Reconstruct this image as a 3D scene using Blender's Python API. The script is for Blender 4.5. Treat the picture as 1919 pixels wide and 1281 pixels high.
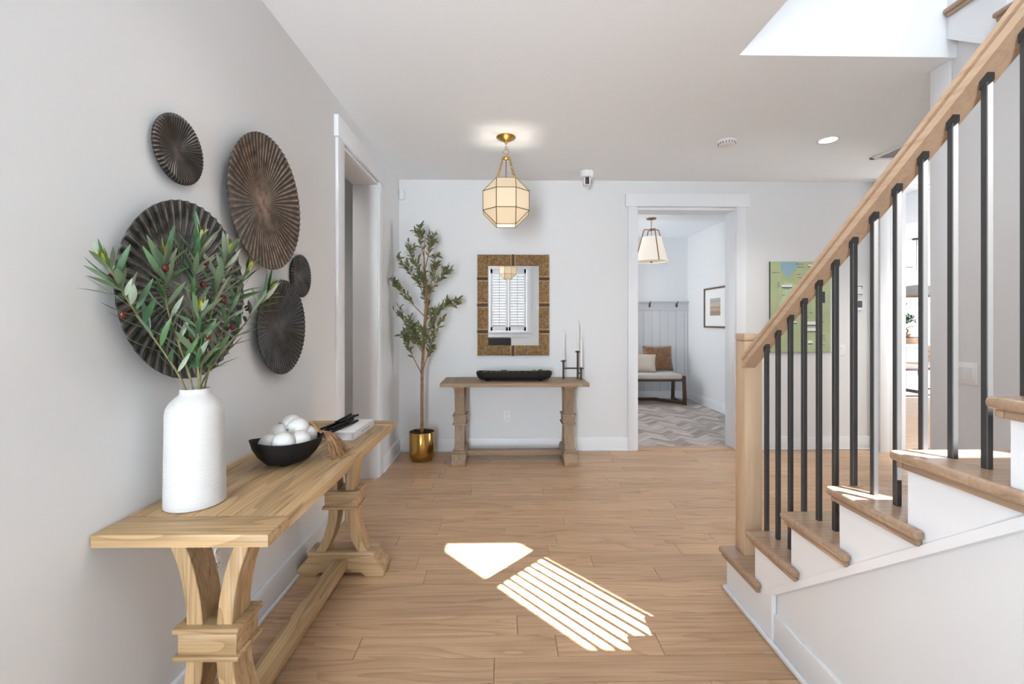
import bpy, bmesh, math, random
from mathutils import Vector, Matrix, Euler
R = math.radians
PI = math.pi
SC = bpy.context.scene
COL = SC.collection
for _o in list(bpy.data.objects):
    bpy.data.objects.remove(_o)

# ------------------------------------------------------------------ camera
cd = bpy.data.cameras.new('camera'); cam = bpy.data.objects.new('camera', cd); COL.objects.link(cam)
cam.location = (0, 0, 1.31)
cam.rotation_euler = (PI/2, 0, -math.atan(15.5/840))
cd.sensor_width = 36; cd.lens = 840/1919*36
cd.shift_y = -38.5/1919
cd.clip_start = .02
SC.camera = cam

# ------------------------------------------------------------------ view / world / sun / daylight
SC.view_settings.view_transform = 'Standard'
SC.view_settings.look = 'None'
SC.view_settings.gamma = 1
SC.view_settings.use_curve_mapping = False
SC.view_settings.exposure = 0.76
SC.cycles.use_denoising = True
SC.cycles.max_bounces = 10
SC.cycles.diffuse_bounces = 6
SC.cycles.transparent_max_bounces = 12
SC.cycles.sample_clamp_indirect = 4

W = bpy.data.worlds.new('world'); SC.world = W; W.use_nodes = True
bg = W.node_tree.nodes['Background']
bg.inputs[0].default_value = (.86, .93, 1, 1); bg.inputs[1].default_value = 2.2

SUN = 46.0
sd = bpy.data.lights.new('sun', 'SUN'); sd.energy = SUN; sd.angle = R(.4); sd.color = (1, .98, .95)
sun = bpy.data.objects.new('sun', sd); COL.objects.link(sun)
sun.rotation_euler = Vector((.582, -.677, 1.0)).to_track_quat('Z', 'Y').to_euler()
sun.location = (6, -7, 12)

def area(name, loc, aim, sx, sy, power, color=(1, 1, 1)):
    d = bpy.data.lights.new(name, 'AREA'); d.shape = 'RECTANGLE'; d.size = sx; d.size_y = sy
    d.energy = power; d.color = color
    o = bpy.data.objects.new(name, d); COL.objects.link(o); o.location = loc
    o.rotation_euler = (Vector(aim)).to_track_quat('-Z', 'Y').to_euler()
    return o
COOL = (.85, .93, 1)
# daylight at the window openings, plus added fill lamps
area('daylight_kitchen_side', (11.0, 4.3, 1.5), (-1, 0, .3), 3.2, 2.2, 220, COOL)
area('daylight_kitchen_back', (10.2, 10.5, 1.7), (0, -1, 0), 1.8, 1.7, 24, COOL)
area('daylight_front', (-.45, -1.9, 1.5), (0, 1, 0), 1.3, 2.2, 1.5, COOL)
area('fill_door', (-.76, -1.8, 1.25), (.30, 1, .14), .56, 1.9, 46, COOL).data.spread = R(95)  # added fill down the hall, through an unseen glazed door
area('fill_living', (-4.75, -.75, 1.5), (1, .25, .3), 1.5, 2.2, 28, COOL)  # added fill from an unseen room on the left
area('daylight_stair', (2.86, -.95, 4.35), (0, 1, -.25), .55, 1.4, 2, COOL)
area('fill_stair_ceiling', (1.85, .1, 5.5), (0, .1, -1), 1.0, 1.6, 34, (.96, .98, 1))  # added fill under the stairwell ceiling, stands for no known fixture
area('daylight_mudroom', (.6, 6.9, 1.6), (1, 0, 0), 1.4, 1.8, 6.5, (1, .93, .86))

# ------------------------------------------------------------------ materials
def new_mat(name):
    m = bpy.data.materials.new(name); m.use_nodes = True
    nt = m.node_tree
    return m, nt, nt.nodes['Principled BSDF']
def N(nt, t, **kw):
    n = nt.nodes.new(t)
    for k, v in kw.items(): setattr(n, k, v)
    return n
def plain(name, col, rough=.5, metal=0, bump=0, bscale=200, var=0, vscale=8, spec=.5, sheen=0, tex='Object', sub=None, stretch=None):
    m, nt, b = new_mat(name)
    b.inputs['Base Color'].default_value = (*col, 1); b.inputs['Roughness'].default_value = rough
    b.inputs['Metallic'].default_value = metal; b.inputs['Specular IOR Level'].default_value = spec
    if sheen: b.inputs['Sheen Weight'].default_value = sheen
    L = nt.links.new
    if bump or var:
        tc = N(nt, 'ShaderNodeTexCoord'); src = tc.outputs[tex]
        if stretch:
            mp = N(nt, 'ShaderNodeMapping'); mp.inputs['Scale'].default_value = stretch; L(src, mp.inputs[0]); src = mp.outputs[0]
    if bump:
        n = N(nt, 'ShaderNodeTexNoise'); n.inputs['Scale'].default_value = bscale; n.inputs['Detail'].default_value = 3
        L(src, n.inputs['Vector'])
        bp = N(nt, 'ShaderNodeBump'); bp.inputs['Strength'].default_value = bump; bp.inputs['Distance'].default_value = .003
        L(n.outputs['Fac'], bp.inputs['Height']); L(bp.outputs[0], b.inputs['Normal'])
    if var:
        n2 = N(nt, 'ShaderNodeTexNoise'); n2.inputs['Scale'].default_value = vscale; n2.inputs['Detail'].default_value = 4
        L(src, n2.inputs['Vector'])
        mx = N(nt, 'ShaderNodeMix', data_type='RGBA'); mx.inputs[6].default_value = (*[c*(1-var) for c in col], 1)
        mx.inputs[7].default_value = (*[min(1, c*(1+var)) for c in col], 1)
        mr = N(nt, 'ShaderNodeMapRange'); mr.inputs[1].default_value = .3; mr.inputs[2].default_value = .7
        L(n2.outputs['Fac'], mr.inputs[0]); L(mr.outputs[0], mx.inputs[0]); L(mx.outputs[2], b.inputs['Base Color'])
    return m
def emit(name, col, strength):
    m, nt, b = new_mat(name)
    b.inputs['Base Color'].default_value = (*col, 1)
    b.inputs['Emission Color'].default_value = (*col, 1); b.inputs['Emission Strength'].default_value = strength
    return m
def wood(name, light, dark, axis='X', along=.7, across=6, rings=9, rough=.45, ringmix=.55, randv=.14, fine=110, bump=.15, knots=False, white=0):
    m, nt, b = new_mat(name); L = nt.links.new
    tc = N(nt, 'ShaderNodeTexCoord'); oi = N(nt, 'ShaderNodeObjectInfo')
    mul = N(nt, 'ShaderNodeMath', operation='MULTIPLY'); mul.inputs[1].default_value = 57.3; L(oi.outputs['Random'], mul.inputs[0])
    add = N(nt, 'ShaderNodeVectorMath', operation='ADD'); L(tc.outputs['Object'], add.inputs[0]); L(mul.outputs[0], add.inputs[1])
    def mapped(a, c):
        mp = N(nt, 'ShaderNodeMapping'); s = [c, c, c]; s['XYZ'.index(axis)] = a
        mp.inputs['Scale'].default_value = s; L(add.outputs[0], mp.inputs[0]); return mp.outputs[0]
    n1 = N(nt, 'ShaderNodeTexNoise'); n1.inputs['Scale'].default_value = 1; n1.inputs['Detail'].default_value = 1.5; n1.inputs['Distortion'].default_value = .4
    L(mapped(along, across), n1.inputs['Vector'])
    m1 = N(nt, 'ShaderNodeMath', operation='MULTIPLY'); m1.inputs[1].default_value = rings; L(n1.outputs['Fac'], m1.inputs[0])
    fr = N(nt, 'ShaderNodeMath', operation='FRACT'); L(m1.outputs[0], fr.inputs[0])
    pw = N(nt, 'ShaderNodeMath', operation='POWER'); pw.inputs[1].default_value = 3; L(fr.outputs[0], pw.inputs[0])
    n2 = N(nt, 'ShaderNodeTexNoise'); n2.inputs['Scale'].default_value = 1; n2.inputs['Detail'].default_value = 3
    L(mapped(2.5, fine), n2.inputs['Vector'])
    n3 = N(nt, 'ShaderNodeTexNoise'); n3.inputs['Scale'].default_value = 1; n3.inputs['Detail'].default_value = 2
    L(mapped(1.2, 9), n3.inputs['Vector'])
    mr2 = N(nt, 'ShaderNodeMapRange'); mr2.inputs[1].default_value = .35; mr2.inputs[2].default_value = .68; L(n2.outputs['Fac'], mr2.inputs[0])
    mr3 = N(nt, 'ShaderNodeMapRange'); mr3.inputs[1].default_value = .3; mr3.inputs[2].default_value = .7; L(n3.outputs['Fac'], mr3.inputs[0])
    a1 = N(nt, 'ShaderNodeMath', operation='MULTIPLY'); a1.inputs[1].default_value = ringmix; L(pw.outputs[0], a1.inputs[0])
    a2 = N(nt, 'ShaderNodeMath', operation='MULTIPLY_ADD'); a2.inputs[1].default_value = .42; L(mr2.outputs[0], a2.inputs[0]); L(a1.outputs[0], a2.inputs[2])
    a3 = N(nt, 'ShaderNodeMath', operation='MULTIPLY_ADD'); a3.inputs[1].default_value = .25; a3.use_clamp = True; L(mr3.outputs[0], a3.inputs[0]); L(a2.outputs[0], a3.inputs[2])
    mx = N(nt, 'ShaderNodeMix', data_type='RGBA'); mx.inputs[6].default_value = (*light, 1); mx.inputs[7].default_value = (*dark, 1)
    L(a3.outputs[0], mx.inputs[0]); col = mx.outputs[2]
    if white:
        n4 = N(nt, 'ShaderNodeTexNoise'); n4.inputs['Scale'].default_value = 1; n4.inputs['Detail'].default_value = 4; L(mapped(3.2, 26), n4.inputs['Vector'])
        mr4 = N(nt, 'ShaderNodeMapRange'); mr4.inputs[1].default_value = .56; mr4.inputs[2].default_value = .75; mr4.inputs[4].default_value = white; L(n4.outputs['Fac'], mr4.inputs[0])
        mw = N(nt, 'ShaderNodeMix', data_type='RGBA'); mw.inputs[7].default_value = (.68, .6, .48, 1); L(mr4.outputs[0], mw.inputs[0]); L(col, mw.inputs[6]); col = mw.outputs[2]
    if knots:
        vo = N(nt, 'ShaderNodeTexVoronoi'); vo.inputs['Scale'].default_value = 1; L(mapped(1.5, 3.2), vo.inputs['Vector'])
        mk = N(nt, 'ShaderNodeMapRange'); mk.inputs[1].default_value = .022; mk.inputs[2].default_value = .05; mk.inputs[3].default_value = .85; mk.inputs[4].default_value = 0; L(vo.outputs['Distance'], mk.inputs[0])
        mkx = N(nt, 'ShaderNodeMix', data_type='RGBA'); mkx.inputs[7].default_value = (.05, .03, .02, 1); L(mk.outputs[0], mkx.inputs[0]); L(col, mkx.inputs[6]); col = mkx.outputs[2]
    rv = N(nt, 'ShaderNodeMapRange'); rv.inputs[3].default_value = 1-randv; rv.inputs[4].default_value = 1+randv; L(oi.outputs['Random'], rv.inputs[0])
    hs = N(nt, 'ShaderNodeHueSaturation'); L(rv.outputs[0], hs.inputs['Value']); L(col, hs.inputs['Color'])
    L(hs.outputs[0], b.inputs['Base Color'])
    b.inputs['Roughness'].default_value = rough
    bp = N(nt, 'ShaderNodeBump'); bp.inputs['Strength'].default_value = bump; bp.inputs['Distance'].default_value = .002
    L(n2.outputs['Fac'], bp.inputs['Height']); L(bp.outputs[0], b.inputs['Normal'])
    return m
def woods(name, *a, **k):
    return {ax: wood(name+'_'+ax, *a, axis=ax, **k) for ax in 'XYZ'}

M = {}
M['wall'] = plain('wall_paint', (.745, .757, .772), .65, bump=.04, bscale=350)
M['ceil'] = plain('ceiling_paint', (.89, .93, .97), .8)
M['trim'] = plain('trim_paint', (.80, .82, .85), .38)
M['shiplap'] = plain('shiplap_paint', (.60, .61, .63), .45)
M['floor'] = wood('oak_floor', (.58, .385, .235), (.35, .215, .125), 'X', along=.9, across=9, rings=8, rough=.36, ringmix=.5, randv=.09, knots=True, bump=.1)
M['tread'] = woods('oak_tread', (.42, .29, .2), (.25, .16, .105), rough=.22, ringmix=.35, randv=.05)
M['rail'] = woods('oak_rail', (.55, .40, .28), (.40, .27, .18), rough=.4, ringmix=.3, randv=.04)
M['newel'] = woods('oak_newel', (.58, .43, .29), (.45, .32, .21), rough=.45, ringmix=.3, randv=.05)
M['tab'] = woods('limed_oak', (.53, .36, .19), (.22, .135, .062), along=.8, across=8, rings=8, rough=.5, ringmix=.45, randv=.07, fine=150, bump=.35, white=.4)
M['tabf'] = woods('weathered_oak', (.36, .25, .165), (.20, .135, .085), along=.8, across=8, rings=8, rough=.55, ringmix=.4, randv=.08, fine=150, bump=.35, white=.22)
M['black'] = plain('black_satin_metal', (.023, .0235, .025), .55, bump=.1, bscale=90, spec=.75)
M['blackw'] = plain('black_wood', (.010, .0095, .009), .6, bump=.6, bscale=50, spec=.2)
M['ceramic'] = plain('white_ceramic', (.58, .58, .575), .6, bump=.5, bscale=6, stretch=(1, 1, 60))
M['bead'] = plain('white_bead', (.62, .62, .61), .75, bump=.6, bscale=60)
M['raffia'] = plain('raffia', (.36, .2, .095), .7, var=.35, vscale=60)
M['bookw'] = plain('book_cover', (.82, .82, .82), .45)
M['pages'] = plain('book_pages', (.70, .71, .74), .8, bump=.5, bscale=8, stretch=(1, 1, 180))
M['ink'] = plain('grey_ink', (.16, .16, .18), .7)
M['brass'] = plain('aged_brass', (.48, .28, .075), .32, metal=1)
M['brassd'] = plain('dark_brass', (.13, .09, .035), .4, metal=.8)
M['gold'] = plain('gold_pot', (.55, .33, .1), .22, metal=1)
M['bronze'] = plain('bronze_rod', (.35, .17, .07), .35, metal=.9)
M['iron'] = plain('dark_iron', (.06, .057, .052), .6, metal=.5, bump=.5, bscale=80)
M['wax'] = plain('white_wax', (.85, .85, .84), .5)
M['soil'] = plain('soil', (.07, .045, .03), .95, bump=1, bscale=120, var=.6, vscale=120)
M['bark'] = plain('bark', (.30, .17, .095), .85, bump=.7, bscale=60, var=.35, vscale=40)
M['stem'] = plain('green_stem', (.19, .18, .07), .6, var=.3, vscale=40)
M['leafd'] = plain('leaf_dark', (.03, .085, .03), .45, var=.3, vscale=18)
M['leafm'] = plain('leaf_mid', (.06, .14, .045), .45, var=.3, vscale=18)
M['leafs'] = plain('leaf_silver', (.27, .33, .24), .55, var=.2, vscale=18)
M['leafy'] = plain('leaf_yellow', (.42, .40, .05), .5, var=.2, vscale=30)
M['oleaf'] = plain('olive_leaf', (.13, .15, .055), .45, var=.35, vscale=18)
M['oleafs'] = plain('olive_leaf_pale', (.22, .24, .12), .5, var=.3, vscale=18)
M['berry'] = plain('red_berry', (.10, .012, .010), .25)
M['plastic'] = plain('white_plastic', (.82, .82, .83), .35)
M['slot'] = plain('dark_slot', (.1, .1, .1), .6)
M['mirror'] = plain('mirror_glass', (.93, .94, .94), .01, metal=1)
M['grass'] = plain('seagrass', (.25, .15, .065), .75, bump=1, bscale=70, var=.45, vscale=45)
M['grassl'] = plain('seagrass_pale', (.52, .36, .18), .75, var=.25, vscale=60)
M['grassd'] = plain('seagrass_dark', (.06, .04, .028), .75, var=.3, vscale=60)
M['moss'] = plain('moss', (.06, .085, .02), .95, bump=1, bscale=90, var=.5, vscale=60)
M['tile'] = plain('grey_tile', (.37, .335, .315), .5, var=.24, vscale=7, stretch=(1, 9, 1), bump=.1)
for _k in (0, 1):
    M['tile%d' % _k] = wood('grey_tile_%d' % _k, (.54, .475, .435), (.33, .28, .255), 'X', along=3, across=10, rings=3, rough=.5, ringmix=.3, randv=.34, fine=60)
M['grout'] = plain('grout', (.30, .28, .27), .9)
M['walnut'] = woods('walnut', (.09, .042, .02), (.045, .02, .01), rough=.4, randv=.05)
M['linen'] = plain('linen_seat', (.56, .50, .45), .9, bump=.4, bscale=300, sheen=.2)
M['linen2'] = plain('linen_cushion', (.60, .53, .44), .9, bump=.4, bscale=300, sheen=.2)
M['fur'] = plain('brown_plush', (.20, .105, .05), .9, bump=1, bscale=45, var=.35, vscale=25, sheen=.3)
M['stone'] = plain('white_counter', (.8, .8, .8), .25)
M['leather'] = plain('tan_leather', (.36, .22, .13), .5)
M['grey'] = plain('grey_shade', (.3, .285, .275), .6)
M['upholst'] = plain('black_upholstery', (.012, .012, .013), .6)
M['matboard'] = plain('mat_board', (.8, .8, .79), .8)
M['frame'] = wood('picture_frame_wood', (.16, .10, .06), (.08, .05, .03), 'Z', rough=.5)
M['can'] = emit('can_light_lens', (1, .98, .95), 6)
M['shade'] = None
def translucent(name, col, emi, ecol):
    m, nt, b = new_mat(name); L = nt.links.new
    b.inputs['Base Color'].default_value = (*col, 1); b.inputs['Roughness'].default_value = .5
    b.inputs['Emission Color'].default_value = (*ecol, 1); b.inputs['Emission Strength'].default_value = emi
    t = N(nt, 'ShaderNodeBsdfTranslucent'); t.inputs[0].default_value = (*col, 1)
    mx = N(nt, 'ShaderNodeMixShader'); mx.inputs[0].default_value = .45
    out = [n for n in nt.nodes if n.type == 'OUTPUT_MATERIAL'][0]
    L(b.outputs[0], mx.inputs[1]); L(t.outputs[0], mx.inputs[2]); L(mx.outputs[0], out.inputs[0])
    return m
M['opal'] = translucent('lantern_opal_glass', (.8, .74, .62), .1, (1, .86, .62))
M['shade'] = translucent('linen_shade', (.85, .82, .78), .25, (1, .93, .84))
def glass(name):
    m, nt, b = new_mat(name); L = nt.links.new
    t = N(nt, 'ShaderNodeBsdfTransparent'); g = N(nt, 'ShaderNodeBsdfGlossy'); g.inputs['Roughness'].default_value = .02
    mx = N(nt, 'ShaderNodeMixShader'); mx.inputs[0].default_value = .06
    out = [n for n in nt.nodes if n.type == 'OUTPUT_MATERIAL'][0]
    L(t.outputs[0], mx.inputs[1]); L(g.outputs[0], mx.inputs[2]); L(mx.outputs[0], out.inputs[0])
    return m
M['glass'] = glass('window_glass')
def disk_mat(name, base, ridge, warm, warmamt, rough, metal):
    m, nt, b = new_mat(name); L = nt.links.new
    at = N(nt, 'ShaderNodeAttribute'); at.attribute_name = 'ridge'  # lighter ridge tops: copper wear plus gloss highlights put into the colour
    mx = N(nt, 'ShaderNodeMix', data_type='RGBA'); mx.inputs[6].default_value = (*base, 1)
    tc = N(nt, 'ShaderNodeTexCoord')
    n = N(nt, 'ShaderNodeTexNoise'); n.inputs['Scale'].default_value = 5; n.inputs['Detail'].default_value = 5; L(tc.outputs['Object'], n.inputs['Vector'])
    mr = N(nt, 'ShaderNodeMapRange'); mr.inputs[1].default_value = .5-warmamt; mr.inputs[2].default_value = .95-warmamt; L(n.outputs['Fac'], mr.inputs[0])
    c2 = N(nt, 'ShaderNodeMix', data_type='RGBA'); c2.inputs[6].default_value = (*ridge, 1); c2.inputs[7].default_value = (*warm, 1); L(mr.outputs[0], c2.inputs[0])
    n2 = N(nt, 'ShaderNodeTexNoise'); n2.inputs['Scale'].default_value = 26; n2.inputs['Detail'].default_value = 4; L(tc.outputs['Object'], n2.inputs['Vector'])
    mu = N(nt, 'ShaderNodeMath', operation='MULTIPLY'); L(at.outputs['Fac'], mu.inputs[0])
    mr5 = N(nt, 'ShaderNodeMapRange'); mr5.inputs[1].default_value = .25; mr5.inputs[2].default_value = .6; L(n2.outputs['Fac'], mr5.inputs[0]); L(mr5.outputs[0], mu.inputs[1])
    L(mu.outputs[0], mx.inputs[0]); L(c2.outputs[2], mx.inputs[7]); L(mx.outputs[2], b.inputs['Base Color'])
    b.inputs['Roughness'].default_value = rough; b.inputs['Metallic'].default_value = metal
    return m

# ------------------------------------------------------------------ mesh helpers
class MB:
    def __init__(self): self.bm = bmesh.new()
    def _add(self, verts, faces, bev=0, seg=2):
        if bev:
            t = bmesh.new(); vs = [t.verts.new(v) for v in verts]
            for f in faces: t.faces.new([vs[i] for i in f])
            bmesh.ops.recalc_face_normals(t, faces=t.faces)
            bmesh.ops.bevel(t, geom=list(t.edges), offset=bev, segments=seg, profile=.5, affect='EDGES', clamp_overlap=True)
            me = bpy.data.meshes.new('tmp'); t.to_mesh(me); t.free(); self.bm.from_mesh(me); bpy.data.meshes.remove(me)
        else:
            vs = [self.bm.verts.new(v) for v in verts]
            for f in faces: self.bm.faces.new([vs[i] for i in f])
        return self
    def box(self, x0, x1, y0, y1, z0, z1, bev=0, seg=2, mat=None):
        v = [Vector((x, y, z)) for x in (x0, x1) for y in (y0, y1) for z in (z0, z1)]
        if mat is not None: v = [mat @ p for p in v]
        return self._add(v, [(0, 1, 3, 2), (4, 6, 7, 5), (0, 4, 5, 1), (2, 3, 7, 6), (0, 2, 6, 4), (1, 5, 7, 3)], bev, seg)
    def prism(self, poly, axis, a0, a1, bev=0, seg=2, mat=None):
        def P(p, a):
            return Vector({'x': (a, p[0], p[1]), 'y': (p[0], a, p[1]), 'z': (p[0], p[1], a)}[axis])
        n = len(poly); v = [P(p, a0) for p in poly]+[P(p, a1) for p in poly]
        if mat is not None: v = [mat @ p for p in v]
        f = [tuple(range(n-1, -1, -1)), tuple(range(n, 2*n))]+[(i, (i+1) % n, (i+1) % n+n, i+n) for i in range(n)]
        return self._add(v, f, bev, seg)
    def lathe(self, prof, c=(0, 0, 0), seg=32, sx=1, sy=1, mat=None):
        bm = self.bm; rows = []
        for r, z in prof:
            if r < 1e-6:
                p = Vector((c[0], c[1], c[2]+z)); rows.append([bm.verts.new(mat @ p if mat else p)])
            else:
                row = []
                for i in range(seg):
                    p = Vector((c[0]+r*sx*math.cos(2*PI*i/seg), c[1]+r*sy*math.sin(2*PI*i/seg), c[2]+z)); row.append(bm.verts.new(mat @ p if mat else p))
                rows.append(row)
        for a, b in zip(rows, rows[1:]):
            for i in range(seg):
                j = (i+1) % seg
                if len(a) == 1 and len(b) == 1: continue
                if len(a) == 1: bm.faces.new((a[0], b[i], b[j]))
                elif len(b) == 1: bm.faces.new((a[i], a[j], b[0]))
                else: bm.faces.new((a[i], a[j], b[j], b[i]))
        return self
    def tube(self, pts, r, seg=8, closed=False, cap=True):
        bm = self.bm; pts = [Vector(p) for p in pts]; n = len(pts); rows = []; up = None
        for k, p in enumerate(pts):
            if closed: d = pts[(k+1) % n]-pts[k-1]
            else: d = pts[min(k+1, n-1)]-pts[max(k-1, 0)]
            d.normalize()
            if up is None: up = d.orthogonal().normalized()
            up = (up-d*up.dot(d)); up = up.normalized() if up.length > 1e-6 else d.orthogonal().normalized()
            s = d.cross(up); rr = r[k] if isinstance(r, (list, tuple)) else r
            rows.append([bm.verts.new(p+rr*(up*math.cos(2*PI*i/seg)+s*math.sin(2*PI*i/seg))) for i in range(seg)])
        pairs = list(zip(rows, rows[1:]))+([(rows[-1], rows[0])] if closed else [])
        for a, b in pairs:
            for i in range(seg): bm.faces.new((a[i], a[(i+1) % seg], b[(i+1) % seg], b[i]))
        if cap and not closed:
            bm.faces.new(list(reversed(rows[0]))); bm.faces.new(rows[-1])
        return self
    def ball(self, c, r, sc=(1, 1, 1), u=20, v=12, mat=None):
        m = Matrix.Translation(c) @ (mat or Matrix.Identity(4)) @ Matrix.Diagonal((r*sc[0], r*sc[1], r*sc[2], 1))
        bmesh.ops.create_uvsphere(self.bm, u_segments=u, v_segments=v, radius=1, matrix=m); return self
    def build(self, name, mat, parent=None, ang=35, loc=None, rot=None, **props):
        bm = self.bm
        bmesh.ops.recalc_face_normals(bm, faces=bm.faces)
        me = bpy.data.meshes.new(name); bm.to_mesh(me); bm.free()
        for p in me.polygons: p.use_smooth = True
        me.set_sharp_from_angle(angle=R(ang))
        if mat: me.materials.append(mat)
        return link(name, me, parent, loc, rot, **props)
def link(name, me, parent=None, loc=None, rot=None, **props):
    o = bpy.data.objects.new(name, me); COL.objects.link(o)
    if parent: o.parent = parent
    if loc is not None: o.location = loc
    if rot is not None: o.rotation_euler = rot
    for k, v in props.items(): o[k] = v
    return o
def thing(name, label, cat, loc=(0, 0, 0), rz=0, group=None, kind=None):
    o = bpy.data.objects.new(name, None); COL.objects.link(o); o.location = loc; o.rotation_euler = (0, 0, rz); o.empty_display_size = .05
    return tag(o, label, cat, group, kind)
def tag(o, label, cat, group=None, kind=None):
    o['label'] = label; o['category'] = cat
    if group: o['group'] = group
    if kind: o['kind'] = kind
    return o
def struct(name, mb, mat, label, cat, loc=None, rot=None):
    o = mb.build(name, mat, loc=loc, rot=rot) if isinstance(mb, MB) else mb
    return tag(o, label, cat, kind='structure')
def copy_tree(o, parent=None):
    c = o.copy(); COL.objects.link(c); c.parent = parent
    for ch in o.children: copy_tree(ch, c)
    return c
def arc(pts, n=6):
    """Catmull-Rom through 2D/3D points"""
    P = [Vector(p) for p in pts]; P = [2*P[0]-P[1]]+P+[2*P[-1]-P[-2]]; out = []
    for i in range(1, len(P)-2):
        for k in range(n):
            t = k/n; a, b, c, d = P[i-1:i+3]
            out.append(.5*((2*b)+(c-a)*t+(2*a-5*b+4*c-d)*t*t+(3*b-a-3*c+d)*t**3))
    out.append(P[-2]); return out

# ================================================================== SETTING
CZ = 2.74
YB = 4.54
WL = (-1.085, 1.1, 0); WLR = (0, 0, -.0087)       # frame of the left wall: local x = out of the wall, local y = along it
def lw(y): return -1.085+(y-1.1)*.0087
# ---- floor
fl = struct('floor', MB().box(-5, 12, -2, 4.66, -.12, -.012).box(4.2, 12, 4.66, 11, -.12, -.012), M['floor'], 'wide oak plank floor running across the hall', 'floor')
random.seed(11)
PW = .1255
planks = []
row = 0
y = 1.75-PW*9
while y < YB:
    xr = 1.12 if y < 2.05 else 4.15
    x = -1.1-random.random()*.7
    y1 = min(y+PW, YB+.01)
    while x < xr:
        ln = random.choice((.42, .55, .75, .8, .95, 1.15, 1.2))
        a, b = max(x, -1.1), min(x+ln, xr+.05)
        if b-a > .03:
            dz = random.uniform(-.0003, .0003)
            mb = MB(); g = .0011
            v = [(a+g, y+g), (b-g, y+g), (b-g, y1-g), (a+g, y1-g)]; e = .0016
            vi = [(a+g+e, y+g+e), (b-g-e, y+g+e), (b-g-e, y1-g-e), (a+g+e, y1-g-e)]
            vs = [(p[0]-a, p[1]-y, -.012) for p in v]+[(p[0]-a, p[1]-y, -.0013) for p in v]+[(p[0]-a, p[1]-y, dz) for p in vi]
            mb._add([Vector(p) for p in vs], [(0, 1, 5, 4), (1, 2, 6, 5), (2, 3, 7, 6), (3, 0, 4, 7), (4, 5, 9, 8), (5, 6, 10, 9), (6, 7, 11, 10), (7, 4, 8, 11), (8, 9, 10, 11)])
            mb.build('plank', M['floor'], fl, ang=20, loc=(a, y, 0))
        x += ln
    y = y1
# kitchen planks, too far to pick apart one by one
mb = MB(); y = YB+.01
while y < 7.7:
    x = 4.1-random.random()
    while x < 9:
        ln = random.choice((.55, .75, .95, 1.2)); a = max(x, 4.1)
        if x+ln > 4.15: mb.box(a+.001, x+ln-.001, y+.001, y+PW-.001, -.012, 0)
        x += ln
    y += PW
mb.build('plank_field', M['floor'], fl, kind='stuff')

# ---- walls
DX0, DX1, DZ = 1.353, 2.368, 2.455
struct('wall_back', MB().box(-1.3, DX0, YB, YB+.17, -.1, CZ).box(DX1, 4.03, YB, YB+.17, -.1, CZ).box(DX0, DX1, YB, YB+.17, DZ, CZ), M['wall'], 'white back wall holding the mirror and the cased doorway', 'wall')
LY0, LY1 = 2.985-1.1, 3.775-1.1     # doorway in the left wall (local)
struct('wall_left', MB().box(-.19, 0, -.35, LY0, -.1, CZ).box(-.19, 0, LY1, 3.47, -.1, CZ).box(-.19, 0, LY0, LY1, 2.465, CZ), M['wall'], 'white left wall behind the carved discs', 'wall', WL, WLR)
struct('wall_beyond', MB().box(-2.35, -2.25, 1.5, 4.6, -.1, CZ).box(-2.3, -1.2, 4.5, 4.62, -.1, CZ).box(-2.3, -1.2, 1.9, 2.0, -.1, CZ), M['wall'], 'dim wall seen through the left doorway', 'wall')
# ceiling, with the stairwell opening
OX, OY = 1.265, 2.385
struct('ceiling', MB().box(-5, OX, -2, YB+.1, CZ, 3.18).box(OX, 2.455, OY, YB+.1, CZ, 3.18).box(2.455, 12, OY+.1, 4.6, CZ, 3.18).box(-2.4, 12, YB+.1, 11, CZ, 3.18).box(3.75, 12, -2, OY+.1, CZ, 3.18), M['ceil'], 'flat white ceiling with an opening over the stairs', 'ceiling')
# front wall behind the camera with a shuttered window
FX0, FX1, FZ0, FZ1 = -.33, .545, 1.08, 2.55
struct('wall_front', MB().box(-1.4, -1.06, -1.75, -1.6, -.1, CZ).box(-.46, FX0, -1.75, -1.6, -.1, CZ).box(-1.06, -.46, -1.75, -1.6, 2.3, CZ).box(FX1, 1.2, -1.75, -1.6, -.1, CZ).box(FX0, FX1, -1.75, -1.6, -.1, FZ0).box(FX0, FX1, -1.75, -1.6, FZ1, CZ), M['wall'], 'white front wall seen in the mirror', 'wall')
struct('wall_living', MB().box(-5, -4.9, -2, 1.2, -.1, .4).box(-5, -4.9, -2, 1.2, 2.6, CZ).box(-5, -1.3, 1.1, 1.2, -.1, CZ).box(-5, -1.4, -1.75, -1.6, -.1, CZ), M['wall'], 'walls of the room opening off the left behind', 'wall')
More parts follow.
